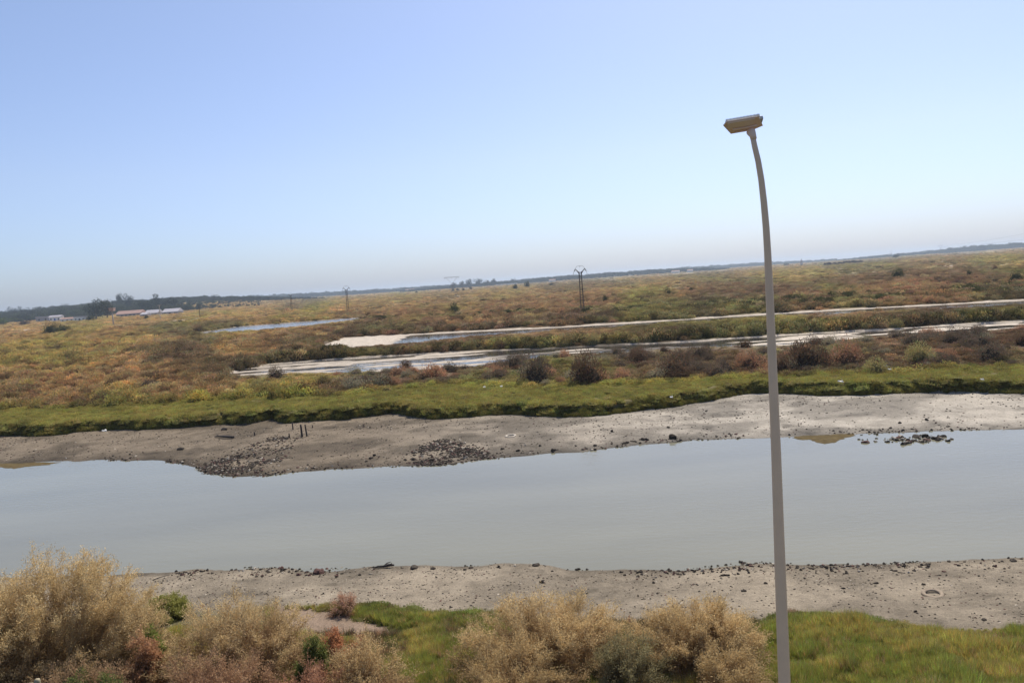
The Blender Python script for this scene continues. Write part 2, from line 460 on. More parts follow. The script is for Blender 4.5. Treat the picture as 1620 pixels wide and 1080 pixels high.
# ------------------------------------------------------------------ plant prototypes (unit size)
def leaves(P, D, L, W, col, bend=0.0):
    """quads at P along directions D (unit), length L, width W, colours (n,3)"""
    n = len(P)
    r = rng.normal(size=(n, 3)); s = np.cross(D, r); s /= np.linalg.norm(s, axis=1, keepdims=True) + 1e-9
    s = s * (W / 2)[:, None]
    a = P; b = P + D * L[:, None]
    V = np.stack([a - s * 0.6, a + s * 0.6, b + s, b - s], 1).reshape(-1, 3)
    F = np.arange(4 * n).reshape(n, 4)
    return V, F, np.repeat(col, 4, axis=0)
def join(parts):
    V = []; F = []; Cc = []; o = 0
    for v, f, c in parts:
        V.append(v); F.append(f + o); Cc.append(c); o += len(v)
    return np.concatenate(V), F, np.concatenate(Cc)
def core(r, h, seed, colr=0.5, n=10):
    """lumpy inner dome that keeps a shrub from being see-through"""
    th = np.linspace(0, 2 * math.pi, n, endpoint=False); ph = np.linspace(0, math.pi / 2, 5)
    V = []
    for p in ph:
        for t in th:
            k = 0.75 + 0.45 * rng.random()
            V.append((r * k * math.cos(p) * math.cos(t), r * k * math.cos(p) * math.sin(t), h * (0.8 + 0.25 * rng.random()) * math.sin(p)))
    V = np.array(V); F = []
    for i in range(4):
        for k in range(n):
            F.append((i * n + k, i * n + (k + 1) % n, (i + 1) * n + (k + 1) % n, (i + 1) * n + k))
    return V, np.array(F), np.full((len(V), 3), colr)  # dark tone of woody stems, with the plant's inner shade put in
def shrub_proto(name, seed, nl=700, lobes=9, hgt=0.8, lsz=0.07, up=0.5, colr=True):
    cs = rng.normal(size=(lobes, 3)); cs[:, 2] = np.abs(cs[:, 2])
    cs /= np.linalg.norm(cs, axis=1, keepdims=True)
    cs *= (0.35 + 0.3 * rng.random((lobes, 1))); cs[:, 2] *= hgt
    lr = 0.28 + 0.22 * rng.random(lobes)
    lt = 0.8 + 0.4 * rng.random(lobes)
    k = rng.integers(0, lobes, nl)
    d = rng.normal(size=(nl, 3)); d[:, 2] += 0.35; d /= np.linalg.norm(d, axis=1, keepdims=True)
    P = cs[k] + d * (lr[k] * (0.65 + 0.45 * rng.random(nl) ** 0.6))[:, None]
    P[:, 2] = np.abs(P[:, 2]) * 0.95
    D = d + rng.normal(size=(nl, 3)) * 0.5 + np.array([0, 0, up]); D /= np.linalg.norm(D, axis=1, keepdims=True)
    L = lsz * (0.7 + 0.9 * rng.random(nl)); W = L * 0.45
    c = (lt[k] * (0.75 + 0.5 * rng.random(nl)))[:, None] * np.ones(3)
    if colr: c = c * (1 + 0.15 * rng.normal(size=(nl, 3)) * np.array([1, .4, .6]))
    lv = leaves(P, D, L, W, np.clip(c, 0.3, 1.8))
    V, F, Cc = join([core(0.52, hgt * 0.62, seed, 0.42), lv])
    return npmesh(name, V, F, M_leaf, Cc)
def mat_proto(name, nb=260, hgt=0.35, bl=0.16, wd=0.02, spread=0.5):
    """low cushion of upright fleshy stems"""
    a = rng.random(nb) * 2 * math.pi; r = np.sqrt(rng.random(nb))
    P = np.stack([r * np.cos(a), r * np.sin(a), hgt * (1 - r ** 2) * (0.6 + 0.4 * rng.random(nb))], -1)
    D = np.stack([np.cos(a) * r * spread, np.sin(a) * r * spread, np.ones(nb)], -1) + rng.normal(size=(nb, 3)) * 0.3
    D /= np.linalg.norm(D, axis=1, keepdims=True)
    L = bl * (0.6 + 0.9 * rng.random(nb)); W = np.full(nb, wd) * (0.7 + 0.8 * rng.random(nb))
    c = (0.7 + 0.6 * rng.random(nb))[:, None] * np.ones(3) * (1 + 0.12 * rng.normal(size=(nb, 3)))
    lv = leaves(P, D, L, W, np.clip(c, 0.4, 1.6))
    V, F, Cc = join([core(0.85, hgt * 0.75, 0, 0.4), lv])
    return npmesh(name, V, F, M_leaf, Cc)
def grass_proto(name, nb=70, h=1.0, w_=0.03, lean=0.5):
    a = rng.random(nb) * 2 * math.pi; r = 0.4 * np.sqrt(rng.random(nb))
    P0 = np.stack([r * np.cos(a), r * np.sin(a), np.zeros(nb)], -1)
    le = lean * rng.random(nb); H = h * (0.4 + 0.6 * rng.random(nb)); a2 = a + rng.normal(size=nb) * 0.8
    dr = np.stack([np.cos(a2), np.sin(a2), np.zeros(nb)], -1)
    P1 = P0 + dr * (le * H * 0.35)[:, None] + np.array([0, 0, 1]) * (H * 0.55)[:, None]
    P2 = P0 + dr * (le * H)[:, None] + np.array([0, 0, 1]) * H[:, None]
    s = np.stack([-np.sin(a2 + 0.7), np.cos(a2 + 0.7), np.zeros(nb)], -1) * (w_ / 2)
    V = np.stack([P0 - s, P0 + s, P1 + s * 0.8, P1 - s * 0.8, P2], 1).reshape(-1, 3)
    b = np.arange(nb)[:, None] * 5
    c = np.repeat((0.7 + 0.6 * rng.random(nb))[:, None] * np.ones(3) * (1 + 0.15 * rng.normal(size=(nb, 3))), 5, axis=0)
    return npmesh(name, V, [b + np.array([0, 1, 2, 3]), b + np.array([3, 2, 4])], M_leaf, np.clip(c, 0.3, 1.7))
def rockmesh(name, mat, seed, flat=0.7, n=1):
    r = np.random.default_rng(seed)
    import bmesh
    bm = bmesh.new(); bmesh.ops.create_icosphere(bm, subdivisions=2, radius=0.5)
    ax = r.normal(size=(7, 3)); ax /= np.linalg.norm(ax, axis=1, keepdims=True); of = 0.25 + 0.2 * r.random(7)
    for v in bm.verts:
        p = np.array(v.co)
        for k in range(7):
            e = p @ ax[k] - of[k]
            if e > 0: p = p - ax[k] * e * 0.85
        p = p * (1 + 0.1 * r.normal())
        v.co = (p[0], p[1] * 0.85, p[2] * flat + 0.12)
    me = bpy.data.meshes.new(name); bm.to_mesh(me); bm.free(); me.materials.append(mat)
    return me
def rockmat():
    m, n, l, b = newmat('shelly_rock')
    t = n.new('ShaderNodeAttribute'); t.attribute_type = 'INSTANCER'; t.attribute_name = 'tint'
    g = n.new('ShaderNodeNewGeometry'); z = n.new('ShaderNodeTexNoise'); z.inputs['Scale'].default_value = 22; z.inputs['Detail'].default_value = 4
    l.new(g.outputs['Position'], z.inputs['Vector'])
    mr = n.new('ShaderNodeMapRange'); mr.inputs[1].default_value = 0.35; mr.inputs[2].default_value = 0.7; mr.inputs[3].default_value = 0.6; mr.inputs[4].default_value = 1.7
    l.new(z.outputs[0], mr.inputs[0])
    sc = n.new('ShaderNodeVectorMath'); sc.operation = 'SCALE'; l.new(t.outputs['Vector'], sc.inputs[0]); l.new(mr.outputs[0], sc.inputs['Scale'])
    l.new(sc.outputs[0], b.inputs['Base Color']); b.inputs['Roughness'].default_value = 0.9; b.inputs['Specular IOR Level'].default_value = 0.15
    return m
M_rock = rockmat()

def coll(name, meshes):
    c = bpy.data.collections.new(name)
    for me in meshes: c.objects.link(bpy.data.objects.new(me.name, me))
    return c
SH = [shrub_proto('shrub_clump', k, 750, 9, 0.8, 0.085) for k in range(5)]
SHD = [shrub_proto('fine_shrub', k, 2600, 14, 0.85, 0.05) for k in range(6)]
MT = [mat_proto('glasswort_cushion') for k in range(4)]
GR = [grass_proto('grass_tuft', 80, 1.0, 0.035, 0.6) for k in range(4)]
RK = [rockmesh('stone', M_rock, k) for k in range(4)]
CL_SH, CL_MT, CL_GR, CL_RK = coll('shrub_clumps', SH), coll('cushions', MT), coll('tufts', GR), coll('stones', RK)

def scatter(name, label, cat, P, scl, tint, clx, nk, tilt=0.12):
    """one 'stuff' object: a point cloud with a geometry-nodes instancer"""
    n = len(P)
    me = bpy.data.meshes.new(name); me.vertices.add(n); me.vertices.foreach_set('co', np.asarray(P, np.float32).ravel())
    def at_(nm, ty, arr, key):
        a = me.attributes.new(nm, ty, 'POINT'); a.data.foreach_set(key, arr.ravel())
    rot = np.stack([rng.normal(size=n) * tilt, rng.normal(size=n) * tilt, rng.random(n) * 6.283], -1)
    at_('rot', 'FLOAT_VECTOR', rot.astype(np.float32), 'vector')
    at_('scl', 'FLOAT_VECTOR', np.asarray(scl, np.float32), 'vector')
    at_('tint', 'FLOAT_VECTOR', np.asarray(tint, np.float32), 'vector')
    at_('which', 'INT', rng.integers(0, nk, n).astype(np.int32), 'value')
    o = link(bpy.data.objects.new(name, me)); tag(o, label, cat, kind='stuff')
    g = bpy.data.node_groups.new(name + '_scatter', 'GeometryNodeTree')
    g.interface.new_socket('Geometry', in_out='INPUT', socket_type='NodeSocketGeometry')
    g.interface.new_socket('Geometry', in_out='OUTPUT', socket_type='NodeSocketGeometry')
    gi = g.nodes.new('NodeGroupInput'); go = g.nodes.new('NodeGroupOutput')
    ci = g.nodes.new('GeometryNodeCollectionInfo'); ci.inputs[0].default_value = clx
    ci.inputs['Separate Children'].default_value = True; ci.inputs['Reset Children'].default_value = True
    ip = g.nodes.new('GeometryNodeInstanceOnPoints'); ip.inputs['Pick Instance'].default_value = True
    def na(nm, ty):
        k = g.nodes.new('GeometryNodeInputNamedAttribute'); k.data_type = ty; k.inputs[0].default_value = nm
        return k.outputs[0]
    er = g.nodes.new('FunctionNodeEulerToRotation')
    g.links.new(na('rot', 'FLOAT_VECTOR'), er.inputs[0]); g.links.new(er.outputs[0], ip.inputs['Rotation'])
    g.links.new(na('scl', 'FLOAT_VECTOR'), ip.inputs['Scale']); g.links.new(na('which', 'INT'), ip.inputs['Instance Index'])
    g.links.new(gi.outputs[0], ip.inputs['Points']); g.links.new(ci.outputs[0], ip.inputs['Instance'])
    g.links.new(ip.outputs[0], go.inputs[0])
    md = o.modifiers.new('scatter', 'NODES'); md.node_group = g
    return o
def inpool(x, y, m=0.0):
    r = np.zeros(len(x), bool)
    for d in pools(x, y): r |= d > m
    return r
def fan(y0, y1, n, k=0.70, pad=6, power=2):
    """random points in the visible wedge, even per area"""
    y = (y0 ** power + (y1 ** power - y0 ** power) * rng.random(n)) ** (1 / power)
    x = (rng.random(n) * 2 - 1) * (k * y + pad)
    return x, y
def hlim(x, y):
    """how tall plants grow in front of the open pans (the saltiest rims stay low)"""
    lim = np.full(len(x), 9.0)
    for N_ in (P1N, P2N, P3N):
        xx = x.copy(); 
        for _ in range(4): yn = cv(N_, xx); xx = x * yn / np.maximum(y, 1)
        l = CAMZ - (CAMZ - 0.95) * y / yn - 1.05
        ok = (xx > N_[0][0]) & (xx < N_[0][-1]) & (y < yn)
        lim = np.where(ok, np.minimum(lim, np.maximum(l, 0.22)), lim)
    return lim
def jit(t, a=0.15): return np.clip(t * (1 + a * rng.normal(size=(len(t), 1))) * (1 + 0.05 * rng.normal(size=t.shape)), 0.01, 1)

# --- green bank along the far side of the channel
x, y = fan(38, 88, 60000)
ge = cv(GE, x); k = (y > ge + 0.15) & (y < cv(GB, x) + 3); x, y = x[k], y[k]
z = terrain(x, y) - 0.05
edge = 1 - ss(y, cv(GE, x), cv(GE, x) + 1.6)
s = (0.24 + 0.26 * rng.random(len(x)) ** 2) * (0.8 + 0.5 * fbm(x, y, 2.0, 808, 3)) * (1 + 0.2 * edge)
scatter('green_glasswort', 'bright green low glasswort covering the far bank above the mud', 'ground cover', np.stack([x, y, z], -1),
        np.stack([s, s, s * (0.7 + 0.5 * edge + 0.7 * rng.random(len(x)))], -1), jit(tintf(x, y)), CL_MT, 4)
# hanging fringe on the bank face; tint darkened for dark stems and the face's shade
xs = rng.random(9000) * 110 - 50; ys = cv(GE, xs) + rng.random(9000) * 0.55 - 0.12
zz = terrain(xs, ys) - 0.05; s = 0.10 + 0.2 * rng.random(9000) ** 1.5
scatter('bank_fringe', 'fringe of plants, tinted dark for its stems and shade, on the low bank face above the mud', 'ground cover', np.stack([xs, ys, zz], -1),
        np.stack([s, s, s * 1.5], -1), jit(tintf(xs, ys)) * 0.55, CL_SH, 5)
# --- marsh scrub, mixed colours, from the bank to the far plain
def marsh(name, label, y0, y1, n, s0, s1, flat, proto, nk):
    x, y = fan(y0, y1, n)
    k = (y > cv(GB, x) - 1) & ~inpool(x, y, -0.25); x, y = x[k], y[k]
    cl = ss(fbm(x, y, 0.03 * y + 2, 404, 3, 0.5), 0.33, 0.5)
    k = rng.random(len(x)) < 0.35 + 0.65 * cl; x, y = x[k], y[k]
    z = terrain(x, y) - 0.08
    s = s0 + (s1 - s0) * rng.random(len(x)) ** 2
    s = s * (0.8 + 0.5 * fbm(x, y, 0.04 * y, 505, 3))
    hz = s * flat * (0.7 + 0.6 * rng.random(len(x))); hz = np.minimum(hz, hlim(x, y) * (0.75 + 0.5 * rng.random(len(x))))
    belt = (y < cv(P1N, x)) & (x > cv((np.array([40, 60, 90]), np.array([-9, -14, -20])), y))
    hz = np.where(belt, np.minimum(hz, 0.40 + 0.35 * rng.random(len(x))), hz)
    scatter(name, label, 'scrub', np.stack([x, y, z], -1), np.stack([s, s, hz], -1), jit(tintf(x, y), 0.2), proto, nk)
marsh('saltmarsh_scrub', 'low ochre and russet scrub between the green bank and the salt pans', 50, 130, 40000, 0.25, 1.1, 1.1, CL_SH, 5)
marsh('plain_scrub', 'olive and russet scrub covering the plain behind the salt pans', 120, 330, 48000, 0.5, 1.9, 0.85, CL_SH, 5)
marsh('distant_scrub', 'hazy low scrub on the far plain under the horizon', 320, 1300, 60000, 1.4, 4.2, 0.38, CL_SH, 5)

marsh('distant_scrub', 'faint scrub of the farthest plain at the foot of the horizon woods', 1250, 3600, 26000, 4, 9, 0.16, CL_SH, 5)
# --- individual shrubs of the marsh
def shrub(px, py, wpx, hpx, tint, label, group=None, name='shrub', zb=None, kind=None):
    zg = 1.1 if zb is None else zb
    p = unproj(px, py, zg); Y = p[1]
    r = wpx / FPX * Y / 2 * 1.08; h = hpx / FPX * Y * 1.28
    o = bpy.data.objects.new(name, SHD[rng.integers(0, 6)] if kind is None else kind)
    o.location = (p[0], p[1] + r * 0.5, float(terrain(np.array([p[0]]), np.array([p[1]]))[0]) - 0.05)
    o.rotation_euler = (0, 0, rng.random() * 6.28)
    o.scale = (r * 1.15, r * 1.15, h / 0.95)
    t = PAL[tint] if isinstance(tint, str) else np.array(tint)
    o['tint'] = [float(v) for v in t * (0.9 + 0.2 * rng.random())]
    link(o); tag(o, label, 'shrub', group)
    return o
spec = [
 (930, 608, 62, 46, 'brown', 'large dark brown rounded shrub behind the green bank, its near side black with shade'),
 (848, 606, 58, 42, 'mauve', 'broad grey-brown shrub just left of the darkest rounded shrub on the marsh'),
 (815, 585, 36, 28, 'mauve', 'grey-brown shrub touching the near salt pan, left of the rounded dark shrubs'),
 (1070, 598, 58, 36, 'brown', 'dark domed shrub behind the green bank, between the blackest shrub and the lamp post'),
 (1110, 570, 42, 26, 'mauve', 'grey-brown shrub beside the salt pan, just left of the lamp post'),
 (1285, 585, 62, 50, 'brown', 'tall dark maroon shrub on the marsh just right of the lamp post'),
 (1345, 580, 56, 38, 'russet', 'reddish shrub touching the right side of the tall dark maroon shrub'),
 (1462, 577, 46, 32, 'olive', 'olive green bushy shrub behind the green bank on the right'),
 (1450, 548, 42, 26, 'mauve', 'left one of two dusky brown shrubs at the white salt pan edge'),
 (1510, 545, 40, 24, 'mauve', 'right one of two dusky brown shrubs at the white salt pan edge'),
 (1575, 573, 52, 34, 'mauve', 'grey-brown shrub near the right end of the green bank'),
 (1532, 548, 15, 9, (0.33, 0.30, 0.04), 'small bright yellow-green shrub among brown shrubs on the right'),
 (436, 602, 34, 20, 'mauve', 'dark mauve shrub near the left tip of the first salt pan'),
 (642, 588, 24, 20, 'brown', 'small dark brown shrub left of a rust red shrub by the salt pan'),
 (686, 600, 52, 24, 'russet', 'rust red low shrub between the salt pan and the green bank'),
 (480, 625, 32, 22, (0.13, 0.06, 0.04), 'dark red-brown shrub at the back of the green bank above the wooden stakes'),
 (158, 640, 38, 20, 'brown', 'dark brown low shrub at the back of the green bank on the far left'),
 (600, 612, 46, 22, 'grey', 'grey-green mounded shrub at the rear edge of the green bank'),
 (560, 616, 40, 20, 'grey', 'grey-green shrub left of another mounded one at the rear of the green bank'),
 (410, 622, 40, 20, 'olive', 'olive mounded shrub left of the dark red-brown shrub at the back of the bank'),
 (228, 614, 30, 16, 'mauve', 'mauve-brown low shrub on the ochre marsh at left'),
 (1015, 575, 40, 24, 'brown', 'brown shrub at the pan edge between two larger dark domed shrubs'),
 (1190, 585, 46, 30, 'russet', 'reddish-brown shrub immediately left of the lamp post'),
 (1150, 590, 40, 26, 'mauve', 'grey-mauve shrub left of the reddish one beside the lamp post'),
 (1240, 590, 30, 30, 'brown', 'brown shrub immediately right of the lamp post'),
 (1390, 590, 40, 26, 'olive', 'olive shrub below the reddish shrubs at the back of the green bank'),
 (150, 500, 1, 1, 'brown', None),
 (1422, 443, 21, 19, 'dgreen', 'big dark rounded bush alone on the plain at right, under the horizon'),
 (1058, 470, 13, 14, 'dgreen', 'larger left bush of the dark pair on the plain left of the lamp post'),
 (1096, 464, 11, 10, 'dgreen', 'small dark bush on the plain nearest the left of the lamp post'),
 (958, 479, 10, 13, 'dgreen', 'upright dark bush on the plain next right of the nearest lattice pylon'),
 (979, 485, 12, 9, 'dgreen', 'low dark bush second to the right of the nearest lattice pylon'),
 (1018, 479, 10, 9, 'dgreen', 'small dark bush midway between the nearest pylon and the lamp post'),
 (1535, 437, 8, 10, 'dgreen', 'small upright dark bush on the right of the plain'),
 (1612, 446, 24, 18, 'dgreen', 'broad dark bush at the right edge of the photo on the plain'),
 (1576, 429, 12, 9, 'brown', 'low brown bush at far right on the plain'),
 (78, 529, 30, 18, 'dgreen', 'dark green rounded bush on the left marsh in front of the white houses'),
 (97, 527, 22, 12, 'dgreen', 'smaller dark green bush touching the rounded one in front of the houses'),
 (815, 458, 9, 9, 'dgreen', 'small dark bush on the horizon plain, left of a pointed one'),
 (834, 455, 9, 11, 'dgreen', 'pointed dark bush on the far plain in front of a sandy mound'),
 (873, 452, 9, 6, 'dgreen', 'low dark bush on the far plain right of the sandy mound'),
 (717, 461, 5, 5, 'dgreen', None), (724, 460, 6, 4, 'dgreen', None), (733, 460, 5, 5, 'dgreen', None), (745, 458, 5, 5, 'dgreen', None),
 (659, 464, 5, 4, 'dgreen', None), (1245, 420, 10, 4, 'dgreen', 'long low dark thicket on the horizon just right of the lamp post'),
]
for (a, b, c_, d_, t_, lb) in spec:
    if (a, b) == (150, 500): continue
    if lb is None: shrub(a, b, c_, d_, t_, 'tiny dark bush in the row under the far wide pylon', 'tiny bushes under the far pylon')
    else: shrub(a, b, c_, d_, t_, lb)
def L_near(L): return L is GB
def autoshrubs(n, Lo, Hi, o0, o1, s0, s1, tints, label, group, pxr=(-20, 1640), hf=1.0, minsep=0.8):
    c = 0; tr = 0; used = []
    while c < n and tr < n * 30:
        tr += 1
        x = float(rng.random() * 180 - 80)
        f = rng.random()
        lo = float(cv(Lo, x)) + o0; hi = (float(cv(Hi, x)) if Hi is not None else float(cv(Lo, x))) + o1
        if hi <= lo: continue
        y = lo + (hi - lo) * f
        px, py = project(np.array([x]), np.array([y]), np.array([1.2]))
        if not (pxr[0] < px[0] < pxr[1]): continue
        if inpool(np.array([x]), np.array([y]), -0.3)[0]: continue
        if any((x - a) ** 2 + (y - b) ** 2 < minsep ** 2 for a, b in used): continue
        used.append((x, y))
        r = s0 + (s1 - s0) * rng.random() ** 1.5
        o = bpy.data.objects.new('shrub', SHD[rng.integers(0, 6)])
        o.location = (x, y, float(terrain(np.array([x]), np.array([y]))[0]) - 0.06)
        o.rotation_euler = (0, 0, rng.random() * 6.28); o.scale = (r, r * 0.9, min(r * hf * (0.7 + 0.5 * rng.random()), float(hlim(np.array([x]), np.array([y]))[0]) * 1.15 + (0.8 if L_near(Lo) else 0)))
        o['tint'] = [float(v) for v in PAL[tints[rng.integers(0, len(tints))]] * (0.8 + 0.4 * rng.random())]
        link(o); tag(o, label, 'shrub', group); c += 1
autoshrubs(135, GB, P1N, 0.3, -0.8, 0.6, 1.5, ['mauve', 'brown', 'russet', 'mauve', 'grey'], 'brownish rounded shrub in the belt before the near salt pan', 'brown shrubs in front of the near salt pan', (560, 1640), 1.05, 0.95)
autoshrubs(34, GB, P1N, 0.5, -1.5, 0.5, 1.0, ['mauve', 'olive', 'brown', 'russet'], 'low brown or olive shrub on the left marsh behind the green bank', 'low shrubs on the left of the marsh', (-20, 560), 0.8, 1.4)
autoshrubs(45, P1F, None, 0.4, 2.8, 0.85, 1.4, ['dgreen', 'olive', 'brown', 'olive', 'ochre'], 'dark green shrub in the hedge along the rear edge of the near salt pan', 'shrubs on the bank between the two salt pans', (380, 1640), 1.25, 0.85)
autoshrubs(22, P2F, None, 0.9, 4.0, 0.8, 1.3, ['olive', 'brown', 'olive', 'dgreen', 'russet'], 'olive or brown shrub along the rear edge of the thin second salt pan', 'shrubs behind the second salt pan', (500, 1640), 0.9, 1.5)
# --- two long dark hedgerows further back on the plain
HL1 = line([(560, 506), (700, 503), (800, 497), (950, 489), (1100, 487), (1200, 478), (1330, 471), (1480, 462), (1620, 452)], 1.1)
HL2 = line([(900, 497), (1050, 492), (1180, 485), (1300, 481), (1450, 470), (1620, 461)], 1.1)
for L in (HL1, HL2, P1F, P2F):
    n = 1500 if L is P1F else 900
    i = rng.random(n); x1 = 125 if (L is P1F or L is P2F) else L[0][-1]; xs = L[0][0] + (x1 - L[0][0]) * i; ys = cv(L, xs) + rng.normal(size=n) * 1.5
    if L is P1F: ys = cv(L, xs) + 0.9 + 2.4 * rng.random(n)
    if L is P2F: ys = cv(L, xs) + 1.8 + 3.5 * rng.random(n)
    s = (0.6 + 0.8 * rng.random(n)) * (0.75 + 0.6 * fbm(xs, ys, 4, 611, 2)) * (1.0 if L is HL1 or L is HL2 else 0.95); tt = np.where((rng.random(n) < 0.6)[:, None], PAL['dgreen'], PAL['olive'])
    if L is P1F or L is P2F: tt = tt * 0.5 + tintf(xs, ys) * np.where(rng.random(n) < 0.4, 0.9, 0.3)[:, None]
    hz = np.minimum(s * (1.5 if L is P1F else 1.15), hlim(xs, ys) * (0.85 + 0.4 * rng.random(n)))
    scatter('hedge_thicket', {0: 'dark straggling thicket running along a dyke behind the salt pans', 1: 'dark straggling thicket on the second dyke beyond the thin salt pan', 2: 'dark mixed thicket on the bank between the two salt pans', 3: 'brownish thicket along the rear rim of the thin second salt pan'}[[q is L for q in (HL1, HL2, P1F, P2F)].index(True)], 'thicket', np.stack([xs, ys, terrain(xs, ys) - 0.1], -1),
            np.stack([s, s, hz], -1), jit(tt), CL_SH, 5)

# ------------------------------------------------------------------ mud: stones, shells, stakes, tyres, log
def pts_in_px(poly, n, z):
    """random ground points in a patch drawn on the mud"""
    a = np.array(poly, float); P = unproj(a[:, 0], a[:, 1], z)[:, :2]
    lo, hi = P.min(0), P.max(0); out = []
    while len(out) < n:
        q = lo + (hi - lo) * rng.random((n * 3, 2))
        ins = np.zeros(len(q), bool); j = len(P) - 1
        for i in range(len(P)):
            c1 = (P[i, 1] > q[:, 1]) != (P[j, 1] > q[:, 1])
            xx = (P[j, 0] - P[i, 0]) * (q[:, 1] - P[i, 1]) / (P[j, 1] - P[i, 1] + 1e-12) + P[i, 0]
            ins ^= c1 & (q[:, 0] < xx); j = i
        out += list(q[ins])
    q = np.array(out[:n]) + rng.normal(size=(n, 2)) * 0.3
    k = rng.random(n) < 0.12 + 0.88 * ss(fbm(q[:, 0], q[:, 1], 1.5, 95, 4), 0.40, 0.62)
    q = q[k]; return q[:, 0], q[:, 1]
DK = np.array([0.042, 0.034, 0.026]); PL = np.array([0.30, 0.26, 0.205]); RD = np.array([0.10, 0.055, 0.045])
def stonetint(n, pale=0.2):
    r = rng.random(n)[:, None]
    return np.where(r < pale, PL, np.where(r < pale + 0.15, RD, DK)) * (0.6 + 0.8 * rng.random((n, 1)))
def stones(name, label, x, y, s0, s1, pale, sink=0.02, floor=None):
    z = terrain(x, y)
    if floor is not None: z = np.maximum(z, floor)
    s = s0 + (s1 - s0) * rng.random(len(x)) ** 2.5
    scatter(name, label, 'stones', np.stack([x, y, z - sink], -1), np.stack([s, s, s * 0.8], -1), stonetint(len(x), pale), CL_RK, 4, 0.5)
x, y = pts_in_px([(300, 742), (345, 728), (390, 712), (440, 695), (470, 700), (455, 718), (430, 735), (425, 752), (350, 755), (318, 750)], 9500, 0.12)
stones('shell_bed', 'dark mussel and shell bed spreading to the water below the wooden stakes', x, y, 0.05, 0.20, 0.12)
x, y = pts_in_px([(640, 728), (655, 715), (690, 700), (730, 700), (770, 715), (790, 722), (730, 730), (660, 738)], 5200, 0.12)
stones('shell_bed', 'dark shell bed at the water edge left of the pale tyre', x, y, 0.05, 0.22, 0.06)
x, y = fan(30, 62, 42000); ns = cv(FS, x); k = (y > ns + 0.05) & (y < cv(GE, x)); x, y = x[k], y[k]
k = rng.random(len(x)) < 0.25 + 0.75 * ss(fbm(x, y, 2.5, 91, 3), 0.42, 0.62); x, y = x[k], y[k]
stones('mud_pebbles', 'scattered shells and pebbles on the far mud flat', x, y, 0.04, 0.15, 0.15)
x, y = fan(14, 27, 60000, 0.75, 8); ns = cv(NS, x); k = (y < ns + 0.1) & (y > cv(NG, x) - 0.8); x, y = x[k], y[k]
k = rng.random(len(x)) < 0.25 + 0.75 * ss(fbm(x, y, 1.6, 92, 3), 0.40, 0.6); x, y = x[k], y[k]
stones('shore_pebbles', 'scattered dark shells and pebbles on the near mud shore', x, y, 0.025, 0.10, 0.15)
x, y = pts_in_px([(1405, 699), (1420, 692), (1450, 690), (1470, 686), (1490, 693), (1485, 698), (1440, 700)], 700, 0.02)
stones('rock_islet_shells', 'shells and small stones heaped on the rocky islet in the channel', x, y, 0.1, 0.34, 0.3, 0.02, 0.0)
for L_, n_, lb_ in ((NS, 2600, 'dark wrack and shells along the near waterline'), (FS, 1800, 'dark stones and shells along the far waterline')):
    a_, b_ = (-12, 16) if L_ is NS else (-30, 32)
    x = a_ + (b_ - a_) * rng.random(n_); sg = -1 if L_ is NS else 1
    k = rng.random(n_) < 0.1 + 0.9 * ss(fbm(x, x * 0, 2.2, 97, 3), 0.42, 0.62); x = x[k]
    y = cv(L_, x) + sg * (np.abs(rng.normal(size=len(x))) * 0.5 - 0.12)
    stones('waterline_stones', lb_, x, y, 0.03, 0.15 if L_ is NS else 0.2, 0.12, 0.01, -0.01)
def rock(px, py, wpx, hpx, label, group=None, tint=DK, z=None, name='rock'):
    zz = 0.2 if z is None else z
    p = unproj(px, py, zz); Y = p[1]
    if z is None: p = unproj(px, py, float(max(0, terrain(p[0:1], p[1:2])[0])))
    g = max(0.0, float(terrain(p[0:1], p[1:2])[0]))
    o = bpy.data.objects.new(name, RK[rng.integers(0, 4)])
    o.location = (p[0], p[1], g - 0.02); o.rotation_euler = (0, 0, rng.random() * 6.28)
    w_ = wpx / FPX * Y; o.scale = (w_ * 1.15, w_ * 0.9, max(hpx / FPX * Y * 1.5, 0.05))
    o['tint'] = [float(v) for v in tint * (0.7 + 0.6 * rng.random())]
    link(o); tag(o, label, 'rock', group); return o
